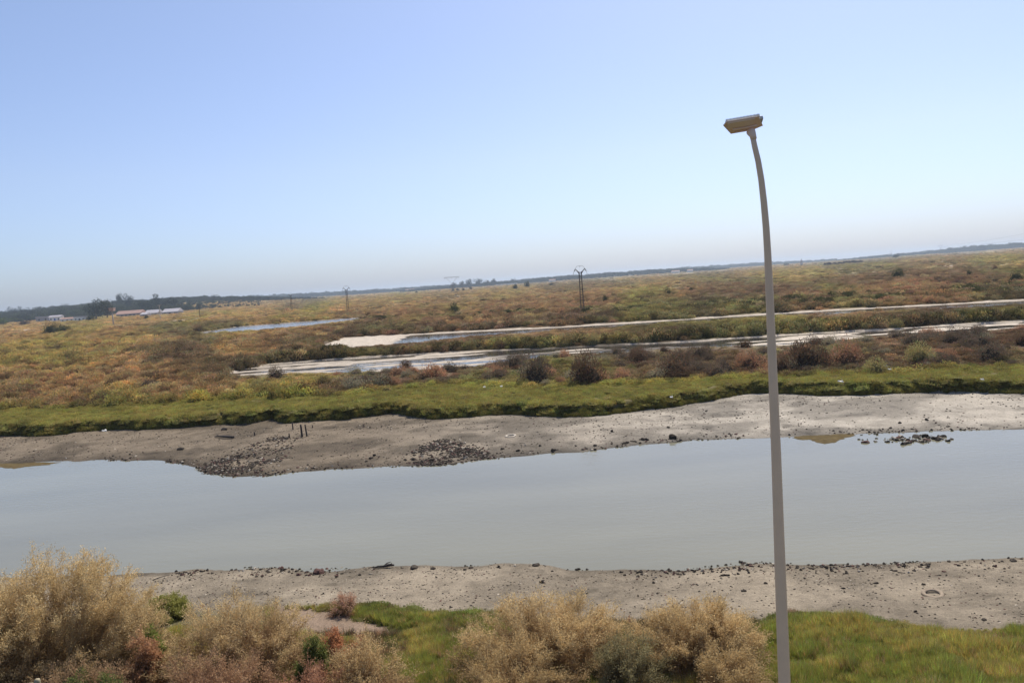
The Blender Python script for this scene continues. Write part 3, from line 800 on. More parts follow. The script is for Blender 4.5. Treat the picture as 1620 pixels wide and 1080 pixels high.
for (a, b, c_, d_, lb) in [
    (286, 711, 12, 6, 'dark rock alone on the mud left of the log and above the waterline'),
    (355, 679, 10, 6, 'small dark rock on the mud above the log'),
    (1064, 695, 15, 12, 'dark weedy rock clump at the far water edge left of the lamp post'),
    (1370, 700, 15, 6, 'reddish flat rock in the water at the left end of the rocky islet'),
    (1464, 692, 14, 10, 'tallest blackish rock of the islet in the channel'),
    (1477, 694, 11, 8, 'black rock at the right end of the islet in the channel'),
    (1450, 691, 18, 7, 'broad dark rock at the back of the islet in the channel'),
    (1404, 699, 8, 5, 'small dark rock at the left tip of the islet in the channel'),
    (1466, 665, 8, 6, 'small dark rock on the pale mud above the islet'),
    (1424, 671, 8, 5, 'small dark rock on the pale mud left of the one above the islet'),
    (504, 904, 24, 12, 'dark reddish lump of stone on the near shore at the waterline, left of the driftwood'),
    (472, 908, 9, 7, 'small dark stone left of the reddish lump on the near shore'),
    (655, 897, 18, 9, 'dark stone at the near waterline right of the driftwood'),
    (685, 898, 12, 6, 'flat dark stone right of the waterline stone beside the driftwood'),
    (848, 893, 15, 7, 'dark stone at the near waterline in the middle of the photo'),
    (914, 899, 9, 6, 'blackish stone on the near shore right of the middle one'),
    (857, 921, 11, 7, 'dark stone on the near mud set back from the waterline'),
    (446, 896, 7, 5, 'small black stone standing in the water left of the reddish lump'),
    (1144, 909, 8, 7, 'left black stone of the side by side pair on the near shore'),
    (1151, 909, 8, 7, 'right black stone of the side by side pair on the near shore'),
    (1151, 899, 10, 6, 'dark stone just above the pair on the near shore'),
    (1172, 888, 10, 6, 'dark weedy stone in the water left of the lamp post'),
    (1603, 885, 14, 7, 'dark weedy stone at the waterline at the right edge of the photo'),
    (1273, 914, 6, 5, 'small black stone on the near mud right of the lamp post'),
    (1461, 924, 8, 6, 'dark stone just above the ring on the near mud'),
    (1557, 983, 9, 6, 'dark stone on the near mud by the green plants at right'),
    (1449, 969, 7, 6, 'dark stone on the near mud below the ring'),
    (1386, 922, 8, 6, 'dark stone on the near mud midway between lamp post and ring'),
    (1177, 935, 12, 6, 'flat dark stone on the near mud left of the lamp post below the paired stones')]:
    rock(a, b, c_, d_, lb, None, RD if 'reddish' in lb else DK)
for k in range(26):
    px = 250 + rng.random() * 1360; py = float(np.interp(px, [240, 400, 800, 1000, 1200, 1620], [906, 899, 891, 904, 892, 883])) + 3 + rng.random() ** 1.5 * 40
    rock(px, py, 4 + rng.random() * 4, 3 + rng.random() * 3, 'small dark stone strewn on the near mud shore', 'small stones on the near mud')
for k in range(22):
    px = 560 + rng.random() * 520; py = float(np.interp(px, [560, 640, 780, 860, 1020, 1100], [740, 737, 723, 718, 702, 696])) - 2 - rng.random() ** 2 * 25
    rock(px, py, 4 + rng.random() * 6, 3 + rng.random() * 4, 'small dark stone near the far waterline between shell bed and lamp post', 'small stones along the far waterline')
for k in range(14):
    px = 1100 + rng.random() * 500; py = 645 + rng.random() * 35
    rock(px, py, 3 + rng.random() * 3, 2 + rng.random() * 2, 'small dark stone strewn over the pale mud on the right', 'small stones on the pale far mud')
for k in range(10):
    rock(1358 + rng.random() * 45, 686 + rng.random() * 12, 3 + rng.random() * 3, 2 + rng.random() * 2, 'small stone breaking the water left of the islet', 'small stones left of the islet', z=0.0)

M_stake = simple('old_stake_wood', (0.055, 0.045, 0.038), 0.9, 0.4, 12, bump=0.5)
def stake(px, y0, y1, wpx, label, lean=0):
    g = 0.3; p = unproj(px, y1, g); g = float(terrain(p[0:1], p[1:2])[0]); p = unproj(px, y1, g)
    h = (y1 - y0) / FPX * p[1]; r = wpx / FPX * p[1] / 2
    m = MB(); n = 6
    m.tube([(lean * h * t, 0.02 * math.sin(5 * t), -0.3 + (h + 0.3) * t) for t in [k / n for k in range(n + 1)]], [r * (1.1 - 0.25 * k / n) for k in range(n + 1)], 9)
    m.tube([(lean * h * 0.97, 0, h * 0.99), (lean * h * 1.02, 0.004, h * 1.02)], [r * 0.8, r * 0.45], 7)
    o = m.build('wooden_stake', M_stake, smooth=True); o.location = (p[0], p[1], g); tag(o, label, 'stake', 'wooden stakes in the mud')
stake(478, 671, 691, 3.4, 'thicker left one of the two tall dark stakes standing in the mud', -0.02)
stake(486, 671, 690, 2.6, 'thinner right one of the two tall dark stakes standing in the mud', -0.09)
stake(463.5, 668, 679, 2.2, 'thin dark stake just left of the two tall ones, higher up the mud')
stake(458, 685, 692, 2.2, 'short dark stake below and left of the two tall stakes')
stake(403, 683, 689, 2.2, 'short stake alone between the log and the tall stakes')
stake(494.5, 672, 676, 1.6, 'tiny stake stub right of the two tall stakes')
stake(576, 671, 675, 1.6, 'tiny dark stub on the mud well right of the stakes')
# log
p0 = unproj(340, 692.5, 0.25); p1 = unproj(370, 694, 0.25)
m = MB(); L = np.linalg.norm(p1 - p0); 
m.tube([(0, 0, 0.05), (L * .25, 0.03, 0.07), (L * .5, 0.0, 0.08), (L * .8, -0.03, 0.08), (L, -0.02, 0.07)], [0.03, 0.055, 0.075, 0.085, 0.08], 9)
m.tube([(L * .2, 0.02, 0.08), (L * .12, 0.05, 0.17), (L * 0.05, .06, .2)], [0.03, 0.02, 0.01], 6)
o = m.build('driftwood_log', M_stake, smooth=True); o.location = (p0[0], p0[1], float(terrain(p0[0:1], p0[1:2])[0]))
o.rotation_euler = (0, 0, math.atan2(p1[1] - p0[1], p1[0] - p0[0])); tag(o, 'dark driftwood log lying on the far mud left of the stakes', 'log')
p0 = unproj(592, 897, 0.05); m = MB()
m.tube([(0, 0, 0.03), (.12, .02, .05), (.3, .0, .05), (.5, -.02, .09), (.66, .0, .07)], [.02, .035, .04, .05, .03], 8)
m.tube([(.3, 0, .05), (.42, .1, .12), (.55, .12, .15)], [.03, .02, .008], 6)
m.tube([(.5, 0, .08), (.6, -.08, .16)], [.03, .01], 6)
o = m.build('driftwood', M_stake, smooth=True); o.location = (p0[0], p0[1], max(0, float(terrain(p0[0:1], p0[1:2])[0]))); tag(o, 'knobbly dark driftwood lying at the near waterline', 'driftwood')
# stick on near shore by the big bush
p0 = unproj(240, 916, 0.1); m = MB(); m.tube([(0, 0, 0.02), (.2, .1, .06), (.42, .12, .1), (.55, .13, .11)], [.014, .013, .01, .006], 6)
o = m.build('stick', M_stake, smooth=True); o.location = (p0[0], p0[1], 0.05); tag(o, 'thin dark stick on the near shore beside the large straw bush', 'stick')
# tyres
def tyre(px, py, wpx, tint, label, broken=False):
    g = 0.2; p = unproj(px, py, g); g = float(terrain(p[0:1], p[1:2])[0]); p = unproj(px, py, g)
    R_ = wpx / FPX * p[1] / 2; r_ = R_ * 0.26
    mt = simple('weathered_rubber', tint, 0.85, 0.35, 9, bump=0.3)
    root = empty('old_tyre', (p[0], p[1], g)); root.rotation_euler = (R(4), R(-3), 0.4)
    prof = [(R_ * .62, .10), (R_ * .60, .30), (R_ * .68, .62), (R_ * .86, .70), (R_ * .97, .58), (R_, .35), (R_ * .97, .12), (R_ * .86, .0), (R_ * .68, .04)]
    V = []; Fc = []; N = 40; K = len(prof)
    for i in range(N):
        a = 2 * math.pi * i / N; wob = 1 + 0.03 * math.sin(3 * a + 1)
        for (rr, zz) in prof: V.append((rr * wob * math.cos(a), rr * wob * math.sin(a), zz * r_ * 1.1))
    for i in range(N):
        for k in range(K): Fc.append((i * K + k, ((i + 1) % N) * K + k, ((i + 1) % N) * K + (k + 1) % K, i * K + (k + 1) % K))
    m = MB(); m.add(V, Fc); m.build('sidewall', mt, root, smooth=True)
    m = MB()
    for i in range(36):
        a = 2 * math.pi * i / 36
        m.box((R_ * 1.0 * math.cos(a), R_ * 1.0 * math.sin(a), .35 * r_), (R_ * .02, R_ * .05, r_ * .3), Matrix.Rotation(a, 3, 'Z'))
    m.build('tread', mt, root)
    tag(root, label, 'tyre')
tyre(808, 690, 18, (0.42, 0.37, 0.30), 'pale weathered tyre lying flat on the far mud')
tyre(1476, 940, 34, (0.25, 0.195, 0.135), 'mud filled tyre ring half sunk in the near mud shore')
# thin brown sheets that paint the bank's reflection on the far water edge
M_reflection = simple('olive_reflection', (0.105, 0.080, 0.040), 0.95, 0.35, 2.5, bump=0.3)
def reflection_sheet(poly, label):
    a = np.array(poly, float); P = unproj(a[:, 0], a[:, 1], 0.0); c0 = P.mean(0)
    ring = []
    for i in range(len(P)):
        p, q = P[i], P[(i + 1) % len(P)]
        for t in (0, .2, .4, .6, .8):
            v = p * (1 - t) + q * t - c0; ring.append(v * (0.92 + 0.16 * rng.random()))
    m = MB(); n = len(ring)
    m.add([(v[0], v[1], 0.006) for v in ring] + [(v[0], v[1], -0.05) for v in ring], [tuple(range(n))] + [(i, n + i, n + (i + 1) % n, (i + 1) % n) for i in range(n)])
    o = m.build('bank_reflection', M_reflection); o.location = (c0[0], c0[1], 0); M_reflection.node_tree.nodes['Principled BSDF'].inputs['Specular IOR Level'].default_value = 0.02; tag(o, label, 'painted_reflection')
reflection_sheet([(1352, 683), (1350, 689), (1334, 694), (1322, 699), (1305, 702), (1290, 699), (1280, 695), (1268, 696), (1256, 692), (1262, 690), (1300, 686)], 'brownish sheet painted as the bank reflection at the far waterline right of the lamp post')
reflection_sheet([(92, 731), (80, 735), (50, 737), (22, 741), (0, 739), (-30, 739), (-30, 735), (0, 733), (50, 731)], 'brownish sheet painted as the bank reflection at the far waterline on the left edge')
# little white scraps on the green bank
M_white = simple('white_plastic', (0.75, 0.75, 0.72), 0.5, 0.1)
for (a, b, w_, lb) in [(1330, 603, 9, 'white scrap on the green bank, larger and lower of those right of the lamp post'), (1401, 579, 8, 'white scrap by the shrubs behind the green bank, right of the lower one'),
                       (1408, 584, 7, 'flat white scrap just under another one behind the green bank'), (1554, 600, 6, 'white scrap on the green bank nearest the right edge'),
                       (766, 612, 4, 'tiny white scrap on the green bank, left of the two near the middle'), (793, 611, 4, 'tiny white scrap on the green bank, right of the two near the middle'), (1062, 628, 5, 'tiny white scrap on the lush green bank left of the lamp post'), (165, 681, 7, 'pale scrap on the far mud at left below the bank')]:
    p = unproj(a, b, 1.35 if b < 640 else 0.45); m = MB(); s_ = w_ / FPX * p[1]
    m.box((0, 0, 0), (s_ * .5, s_ * .22, 0.012), Euler((0.3, 0.2, 0.3)).to_matrix()); m.box((s_ * .3, 0.02, 0.05), (s_ * .22, s_ * .18, 0.01), Euler((0.9, 0.5, 0.9)).to_matrix())
    m.box((-s_ * .3, 0.02, 0.03), (s_ * .18, s_ * .16, 0.01), Euler((-0.7, 0.4, 0.2)).to_matrix())
    o = m.build('litter_scrap', M_white, bevel=0.004); o.location = (p[0], p[1], p[2]); tag(o, lb, 'litter')

# ------------------------------------------------------------------ near bank: grass and bushes
def drybush(px, pytop, Y, wpx, label, tips, low, n1=110, n2=20, n3=20, squash=1.0, name='dry_bush', cat='bush', lean=(0, 0), ls=1.0):
    """stems from the root, twigs on the stems, seed heads and small leaves on the twigs"""
    top = at(px, pytop, Y); g = float(terrain(top[0:1], np.array([Y]))[0])
    H = top[2] - g; Rx = wpx / FPX * Y / 2
    root = empty(name, (top[0], Y, g - 0.03))
    r = rng
    a = r.random(n1) * 6.283; e = np.arccos(1 - r.random(n1) * 0.95)
    dirs = np.stack([np.sin(e) * np.cos(a), np.sin(e) * np.sin(a) * squash, np.cos(e)], -1)
    lump = 0.80 + 0.20 * vn(a * 1.6 + 3, e * 3.0, int(px)) + 0.05 * r.normal(size=n1)
    tipP = dirs * np.array([Rx, Rx, H]) * lump[:, None] + np.array([lean[0], lean[1], 0]) * dirs[:, 2:3]
    base = np.stack([r.normal(size=n1) * 0.18 * Rx, r.normal(size=n1) * 0.18 * Rx, np.zeros(n1)], -1)
    mid = base * 0.5 + tipP * 0.5 + np.array([0, 0, 1]) * (0.12 * H * r.random(n1))[:, None]
    def stemP(i, t):
        t = t[:, None]; return base[i] * (1 - t) ** 2 + 2 * mid[i] * t * (1 - t) + tipP[i] * t ** 2
    # stems as thin ribbons in two crossing planes
    V = []; F = []; o = 0
    ns_ = 7; T = np.linspace(0, 1, ns_)
    PP = np.stack([stemP(np.arange(n1), np.full(n1, t)) for t in T], 1)
    W = (0.016 * (1.1 - T))[None, :, None] * (0.7 + 0.6 * r.random((n1, 1, 1)))
    for s in (np.array([1, 0, 0.0]), np.array([0, 1.0, 0])):
        q = np.stack([PP - s * W, PP + s * W], 2)          # n1, ns, 2, 3
        V.append(q.reshape(-1, 3)); b = (np.arange(n1)[:, None] * ns_ * 2 + np.arange(ns_ - 1)[None] * 2).reshape(-1, 1)
        F.append(b + np.array([0, 1, 3, 2]) + o); o += n1 * ns_ * 2
    i2 = np.repeat(np.arange(n1), n2); t2 = 0.30 + 0.70 * r.random(len(i2)) ** 0.75
    P2 = stemP(i2, t2); out = P2 * np.array([1 / Rx, 1 / Rx, 1 / H]); out /= np.linalg.norm(out, axis=1, keepdims=True) + 1e-6
    D2 = out * 0.8 + np.array([0, 0, 0.30]) + r.normal(size=P2.shape) * 0.55; D2 /= np.linalg.norm(D2, axis=1, keepdims=True)
    L2 = (0.11 + 0.20 * r.random(len(i2))) * min(1.0, Rx) * 1.1
    wv = np.full(len(i2), 0.008)
    tv, tf, tc_ = leaves(P2, D2, L2, wv, np.ones((len(i2), 3)))
    V.append(tv); F.append(tf + o)
    SV = np.concatenate(V)
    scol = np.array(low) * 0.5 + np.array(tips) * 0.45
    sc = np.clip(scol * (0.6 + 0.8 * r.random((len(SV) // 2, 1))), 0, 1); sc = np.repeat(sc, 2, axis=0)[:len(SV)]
    me = npmesh('stems', SV, F, M_own, sc); link(bpy.data.objects.new('stems', me), root)
    i3 = np.repeat(np.arange(len(i2)), n3); t3 = r.random(len(i3)) ** 0.8
    P3 = P2[i3] + D2[i3] * (L2[i3] * t3)[:, None] + r.normal(size=(len(i3), 3)) * 0.035
    P3[:, 2] = np.maximum(P3[:, 2], 0.02)
    D3 = D2[i3] * 0.6 + r.normal(size=P3.shape) * 0.7; D3 /= np.linalg.norm(D3, axis=1, keepdims=True)
    L3 = (0.014 + 0.024 * r.random(len(i3))) * ls; W3 = L3 * 0.40
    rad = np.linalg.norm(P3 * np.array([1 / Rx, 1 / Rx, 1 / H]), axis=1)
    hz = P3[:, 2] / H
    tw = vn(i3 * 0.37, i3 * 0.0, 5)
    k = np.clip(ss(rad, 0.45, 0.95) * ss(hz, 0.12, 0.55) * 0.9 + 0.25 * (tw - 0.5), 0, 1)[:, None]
    c = np.array(low) * (1 - k) + np.array(tips) * k  # browner low and inside: partly own colour, partly shade put into the colour
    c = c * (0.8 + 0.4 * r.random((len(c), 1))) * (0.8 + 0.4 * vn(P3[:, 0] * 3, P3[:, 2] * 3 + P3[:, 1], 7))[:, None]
    lv, lf, lc = leaves(P3, D3, L3, W3, np.clip(c, 0.01, 0.9))
    me = npmesh('foliage', lv, lf, M_own, lc); link(bpy.data.objects.new('foliage', me), root)
    tag(root, label, cat); return root
STR = (0.71, 0.545, 0.28); BRN = (0.28, 0.19, 0.10); OR = (0.52, 0.235, 0.12); GN = (0.12, 0.16, 0.04)
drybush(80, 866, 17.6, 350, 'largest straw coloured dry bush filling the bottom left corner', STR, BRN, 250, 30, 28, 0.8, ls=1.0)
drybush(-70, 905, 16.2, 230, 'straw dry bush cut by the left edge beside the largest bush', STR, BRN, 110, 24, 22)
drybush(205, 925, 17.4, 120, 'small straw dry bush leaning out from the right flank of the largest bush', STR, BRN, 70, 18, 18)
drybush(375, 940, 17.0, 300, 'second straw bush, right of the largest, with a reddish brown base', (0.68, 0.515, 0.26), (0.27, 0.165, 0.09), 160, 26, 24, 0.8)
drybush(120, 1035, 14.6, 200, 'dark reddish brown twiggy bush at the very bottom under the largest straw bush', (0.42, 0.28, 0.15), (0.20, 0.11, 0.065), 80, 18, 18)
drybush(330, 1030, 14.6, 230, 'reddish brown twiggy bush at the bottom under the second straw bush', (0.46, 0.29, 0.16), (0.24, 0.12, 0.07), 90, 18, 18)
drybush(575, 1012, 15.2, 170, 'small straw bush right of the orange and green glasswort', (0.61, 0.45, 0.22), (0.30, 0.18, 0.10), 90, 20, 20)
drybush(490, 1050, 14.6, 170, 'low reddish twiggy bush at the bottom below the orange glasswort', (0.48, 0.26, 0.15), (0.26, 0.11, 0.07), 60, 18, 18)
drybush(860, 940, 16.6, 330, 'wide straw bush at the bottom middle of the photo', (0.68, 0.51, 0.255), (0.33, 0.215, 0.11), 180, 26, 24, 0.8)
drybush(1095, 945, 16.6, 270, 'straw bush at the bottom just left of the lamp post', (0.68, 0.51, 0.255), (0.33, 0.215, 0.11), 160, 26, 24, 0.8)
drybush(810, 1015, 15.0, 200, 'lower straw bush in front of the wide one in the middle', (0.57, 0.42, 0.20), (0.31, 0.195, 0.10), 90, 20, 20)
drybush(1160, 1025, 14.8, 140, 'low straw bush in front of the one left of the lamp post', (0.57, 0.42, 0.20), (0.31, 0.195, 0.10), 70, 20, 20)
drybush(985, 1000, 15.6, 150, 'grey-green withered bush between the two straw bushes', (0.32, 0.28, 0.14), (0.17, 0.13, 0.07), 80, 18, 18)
drybush(522, 985, 16.4, 56, 'upright orange-red glasswort plant among the straw bushes', OR, (0.13, 0.13, 0.04), 50, 16, 26, name='glasswort_plant', cat='plant', ls=1.3)
drybush(562, 1000, 16.2, 50, 'smaller orange-red glasswort plant right of the upright one', OR, (0.14, 0.12, 0.04), 40, 14, 24, name='glasswort_plant', cat='plant', ls=1.3)
drybush(490, 1000, 15.7, 60, 'dark green glasswort plant left of the orange ones', (0.17, 0.19, 0.05), (0.11, 0.12, 0.04), 50, 16, 26, name='glasswort_plant', cat='plant', ls=1.3)
drybush(222, 992, 16.5, 66, 'orange-brown glasswort plant against the right base of the largest bush', (0.50, 0.28, 0.15), (0.28, 0.17, 0.09), 40, 16, 24, name='glasswort_plant', cat='plant', ls=1.3)
drybush(235, 975, 17.0, 40, 'bright green tuft between the largest and second straw bushes', (0.22, 0.25, 0.06), (0.15, 0.17, 0.05), 45, 16, 24, name='green_plant', cat='plant', ls=1.3)
drybush(140, 1045, 14.2, 120, 'dark green leafy plant at the bottom left under the bushes', (0.15, 0.17, 0.05), (0.10, 0.11, 0.035), 50, 16, 24, name='green_plant', cat='plant', ls=1.3)
drybush(258, 944, 22.3, 76, 'low olive green cushion plant by the shore right of the largest bush', (0.34, 0.33, 0.09), (0.24, 0.23, 0.07), 90, 18, 26, name='cushion_plant', cat='plant', ls=1.3)
drybush(545, 938, 21.8, 60, 'wispy pinkish dry plant standing in the green grass', (0.60, 0.38, 0.26), (0.25, 0.15, 0.09), 30, 12, 14, name='wispy_plant', cat='plant')

# green ground cover: glasswort + grass on the near bank
def nearzone(x, y, z):
    px, py = project(x, y, z)
    ng = cv(NG, x)
    g = (y < ng) & (((px > 420) & (px < 800)) | (px > 1165) | (py > 1000))
    bare = (px > 430) & (px < 640) & (py > np.interp(px, [430, 520, 600, 640], [962, 966, 985, 1000])) & (py < np.interp(px, [430, 520, 600, 640], [1010, 1010, 1020, 1005]))
    return g & ~bare
x, y = fan(9, 22.5, 60000, 0.75, 5); z = terrain(x, y)
k = nearzone(x, y, z); x, y, z = x[k], y[k], z[k]
n1 = fbm(x, y, 1.3, 700, 3); px, py = project(x, y, z)
base = np.where((n1 > 0.56)[:, None], np.array([0.46, 0.41, 0.12]), np.array([0.33, 0.34, 0.085]))
base = np.where((rng.random(len(x)) < 0.10)[:, None], np.array([0.50, 0.36, 0.18]), base)
h = (0.10 + 0.40 * fbm(x, y, 0.5, 701, 3) ** 1.3) * np.interp(px, [1100, 1300], [0.8, 1.0]) * ss(cv(NG, x) - y, -0.2, 0.8)
h = np.maximum(h, 0.08)
scatter('shore_grass', 'lush green grass and samphire on the near bank below the mud', 'grass', np.stack([x, y, z - 0.01], -1), np.stack([h * 0.8, h * 0.8, h * 1.1], -1), jit(base, 0.2), CL_GR, 4)
k = rng.random(len(x)) < 0.30 * ss(fbm(x, y, 0.9, 703, 3), 0.4, 0.6); xx, yy_, z_ = x[k], y[k], z[k]; s = 0.14 + 0.22 * rng.random(k.sum())
scatter('shore_samphire', 'olive green samphire cushions among the grass on the near bank', 'ground cover', np.stack([xx, yy_, z_ - 0.02], -1), np.stack([s, s, s * 1.1], -1), jit(base[k] * 0.75, 0.25), CL_MT, 4)
# dry litter under the bushes
x, y = fan(9, 21, 30000, 0.75, 5); z = terrain(x, y); px, py = project(x, y, z)
k = ((px < 430) & (py > 965) | ((px > 700) & (px < 1200) & (py > 985)) | ((px > 380) & (px < 640) & (py > 1005))); x, y, z = x[k], y[k], z[k]
h = 0.10 + 0.18 * rng.random(len(x))
scatter('dry_grass', 'dry straw grass under the bushes at the bottom', 'grass', np.stack([x, y, z], -1), np.stack([h, h, h], -1),
        jit(np.where((rng.random(len(x)) < .3)[:, None], np.array([0.12, 0.13, 0.05]), np.array([0.30, 0.21, 0.11])), 0.25), CL_GR, 4)

# ------------------------------------------------------------------ street lamp
M_pole = simple('lamp_paint', (0.80, 0.565, 0.37), 0.5, 0.06, 2)
M_head = simple('lamp_housing', (0.78, 0.57, 0.43), 0.5, 0.06, 2)
M_fin = simple('lamp_fins', (0.55, 0.53, 0.48), 0.5, 0.08, 2)
M_lens = simple('lamp_lens', (0.80, 0.62, 0.48), 0.2, 0.05, 2)
LY = 10.0
base = at(1240, 1080, LY); gz = float(terrain(base[0:1], np.array([LY]))[0])
pts_px = [(1190.5, 214, 9.5), (1194, 232, 9.8), (1199.5, 255, 10.2), (1204.5, 285, 10.8), (1208.5, 320, 11.5), (1212, 360, 12), (1214.5, 400, 12.5), (1218, 480, 14), (1223, 600, 16), (1228, 720, 17.5), (1232.5, 850, 19), (1236.5, 960, 20.5), (1241, 1080, 22)]
P = [at(a, b, LY) for a, b, _ in pts_px]; rad = [c_ * 0.88 / FPX * LY / 2 for *_, c_ in pts_px]
dirn = P[-1] - P[-2]; dirn = dirn / np.linalg.norm(dirn)
k = (P[-1][2] - gz) / -dirn[2]; bot = P[-1] + dirn * k
P.append(bot); rad.append(0.105)
root = empty('street_lamp', (bot[0], bot[1], gz)); inv = np.array([bot[0], bot[1], gz])
m = MB(); m.tube([p - inv for p in P], rad, 24); m.build('pole', M_pole, root, smooth=True)
m = MB(); m.box((0, 0, 0.012), (0.2, 0.2, 0.012)); [m.tube([(sx * .15, sy * .15, 0), (sx * .15, sy * .15, .05)], 0.014, 6) for sx in (-1, 1) for sy in (-1, 1)]
m.build('base_plate', M_pole, root)
# head: local frame, x to the right of the photo, y away, z up; tilted back so its underside faces the channel side
hc = at(1176, 199, LY) - inv
sc_ = LY / FPX
def hx(px): return (px - 1176) * sc_
Rm = Matrix.Rotation(ROLL * 0.0 - R(5.5), 3, 'Y') @ Matrix.Rotation(R(-28), 3, 'X')
def outl(z, k=1.0):
    D = 0.125
    pts = [(hx(1147), -D), (hx(1197), -D), (hx(1209), D * 0.55), (hx(1193), D), (hx(1159), D), (hx(1143), -D * .5)]
    return [(x_ * k, y_ * k, z) for x_, y_ in pts]
m = MB(); v = outl(0) + outl(0.014) + outl(0.022, 0.93); n6 = 6
m.add([Rm @ Vector(p) + Vector(hc) for p in v], [tuple(range(6))[::-1]] + [(i, (i + 1) % 6, 6 + (i + 1) % 6, 6 + i) for i in range(6)] + [(6 + i, 6 + (i + 1) % 6, 12 + (i + 1) % 6, 12 + i) for i in range(6)] + [tuple(12 + i for i in range(6))])
head = m.build('lamp_head', M_head, root, bevel=0.004)
m = MB()
for i in range(24):
    xx = hx(1148) + (hx(1199) - hx(1148)) * i / 23
    ym = min(0.08, -0.0625 + (xx - hx(1143)) / (hx(1159) - hx(1143)) * 0.1875 - 0.02); ya = -0.12
    m.box(Rm @ Vector((xx, (ya + ym) / 2, 0.033)) + Vector(hc), (0.0035, (ym - ya) / 2, 0.015), Rm)
m.build('cooling_fin', M_fin, head)
m = MB(); m.box(Rm @ Vector((hx(1170), -0.055, -0.004)) + Vector(hc), (0.165, 0.055, 0.006), Rm); m.build('lens', M_lens, head, bevel=0.003)
m = MB(); m.box(Rm @ Vector((hx(1179), 0.035, -0.009)) + Vector(hc), (0.15, 0.016, 0.010), Rm); m.box(Rm @ Vector((hx(1180), 0.09, -0.007)) + Vector(hc), (0.11, 0.014, 0.008), Rm); m.build('driver_cover', M_head, head, bevel=0.003)
m = MB(); m.box(Rm @ Vector((hx(1204), -0.01, 0.035)) + Vector(hc), (0.022, 0.05, 0.022), Rm); m.build('end_cap', M_fin, head, bevel=0.006)
tp = P[0] - inv
m = MB(); m.tube([tp + np.array([0.012, 0, -0.05]), tp + np.array([0.004, 0, -0.005]), tp + np.array([-0.004, 0.02, 0.03]), tp + np.array([-0.006, 0.04, 0.05])], [0.037, 0.040, 0.050, 0.054], 14)
m.build('bracket', M_head, root, smooth=True)
tag(root, 'tall tan street lamp with a curved top and flat floodlight head', 'street lamp')

# ------------------------------------------------------------------ handrail in the bottom left corner
M_rail = simple('rail_wood', (0.30, 0.25, 0.15), 0.6, 0.15, 6)
a = at(58, 1079, 13.4); gz = float(terrain(a[0:1], a[1:2])[0])
root = empty('handrail', (a[0], a[1], gz)); hh = a[2] - gz
m = MB(); m.tube([(-4.2, -0.1, hh - 0.24), (-2, -.05, hh - .12), (-0.05, 0, hh - 0.03)], 0.035, 10); m.build('rail', M_rail, root, smooth=True)
for xo in (0, -1.6, -3.2):
    m = MB(); z1 = hh + 0.03 + xo * 0.055; m.tube([(xo, 0.02, -0.2), (xo, 0.02, z1 - .02), (xo, .02, z1 + .015), (xo, 0.02, z1 + 0.03)], [0.05, 0.05, 0.045, 0.02], 12); m.build('post', M_rail, root, smooth=True)
tag(root, 'end of a pale wooden handrail in the bottom left corner', 'handrail')

# ------------------------------------------------------------------ pylons and wires
M_steel = simple('pylon_steel', (0.075, 0.06, 0.055), 0.8, 0.2, 3)
M_glassins = simple('insulator_brown', (0.10, 0.07, 0.06), 0.4, 0.2, 3)
M_wire = simple('wire', (0.12, 0.12, 0.13), 0.6, 0.1, 3)
def lattice(m, h, w0, w1, r=0.05, nseg=12, z0=0.0):
    cs = [(-1, -1), (1, -1), (1, 1), (-1, 1)]
    for c_ in cs: m.tube([(c_[0] * w0, c_[1] * w0, z0), (c_[0] * w1, c_[1] * w1, z0 + h)], r, 4)
    for i in range(nseg):
        t0, t1 = i / nseg, (i + 1) / nseg; a0 = w0 + (w1 - w0) * t0; a1 = w0 + (w1 - w0) * t1
        for j in range(4):
            p, q = cs[j], cs[(j + 1) % 4]
            if i % 2: p, q = q, p
            m.tube([(p[0] * a0, p[1] * a0, z0 + h * t0), (q[0] * a1, q[1] * a1, z0 + h * t1)], r * 0.6, 3, False)
def small_pylon(px, pyb, pyt, label, s=1.0):
    p = unproj(px, pyb, 1.1); Y = p[1]; h = (pyb - pyt) / FPX * Y; k = h / 10.0
    root = empty('lattice_pylon', (p[0], p[1], 1.0), 0.1)
    m = MB(); lattice(m, h * 0.87, 0.36 * k, 0.22 * k, 0.045 * k, 16); m.build('tower', M_steel, root)
    zt = h * 0.87; m = MB()
    for sx in (-1, 1):
        m.tube([(sx * .2 * k, 0, zt - .3 * k), (sx * .55 * k, 0, zt + .25 * k), (sx * 1.0 * k, 0, zt + 0.75 * k)], [0.11 * k, 0.1 * k, 0.06 * k], 5)
        m.tube([(sx * .05 * k, 0, zt), (sx * .5 * k, 0, zt + .2 * k)], 0.05 * k, 4)
    m.build('cross_arm', M_steel, root)
    for sx in (-1, 1):
        m = MB(); m.tube([(sx * 1.0 * k, 0, zt + .72 * k), (sx * 1.08 * k, 0, zt + .45 * k), (sx * 1.16 * k, 0, zt + .2 * k)], [0.05 * k, .07 * k, .05 * k], 6); m.build('insulator', M_glassins, root)
    m = MB(); q = [(-1.5, -.55), (-1.3, .25), (-1.0, .75), (-.6, 1.28), (0.0, 1.32), (.6, 1.28), (1.0, .75), (1.35, .25), (1.42, -.4)]
    m.tube([(a * k, 0, zt + b * k) for a, b in q], 0.028 * k, 4); m.tube([(0, 0, zt + 1.32 * k), (0, 0, zt + 1.02 * k)], .03 * k, 4); m.build('jumper_cable', M_wire, root)
    tag(root, label, 'pylon'); return root
small_pylon(922, 497, 420, 'nearest and tallest looking dark lattice pylon with V arms on the marsh')
small_pylon(551, 496, 452, 'lattice pylon with a Y top on the left plain, behind the grey pond')
small_pylon(462, 495, 463, 'smaller dark lattice pylon left of the Y topped one')
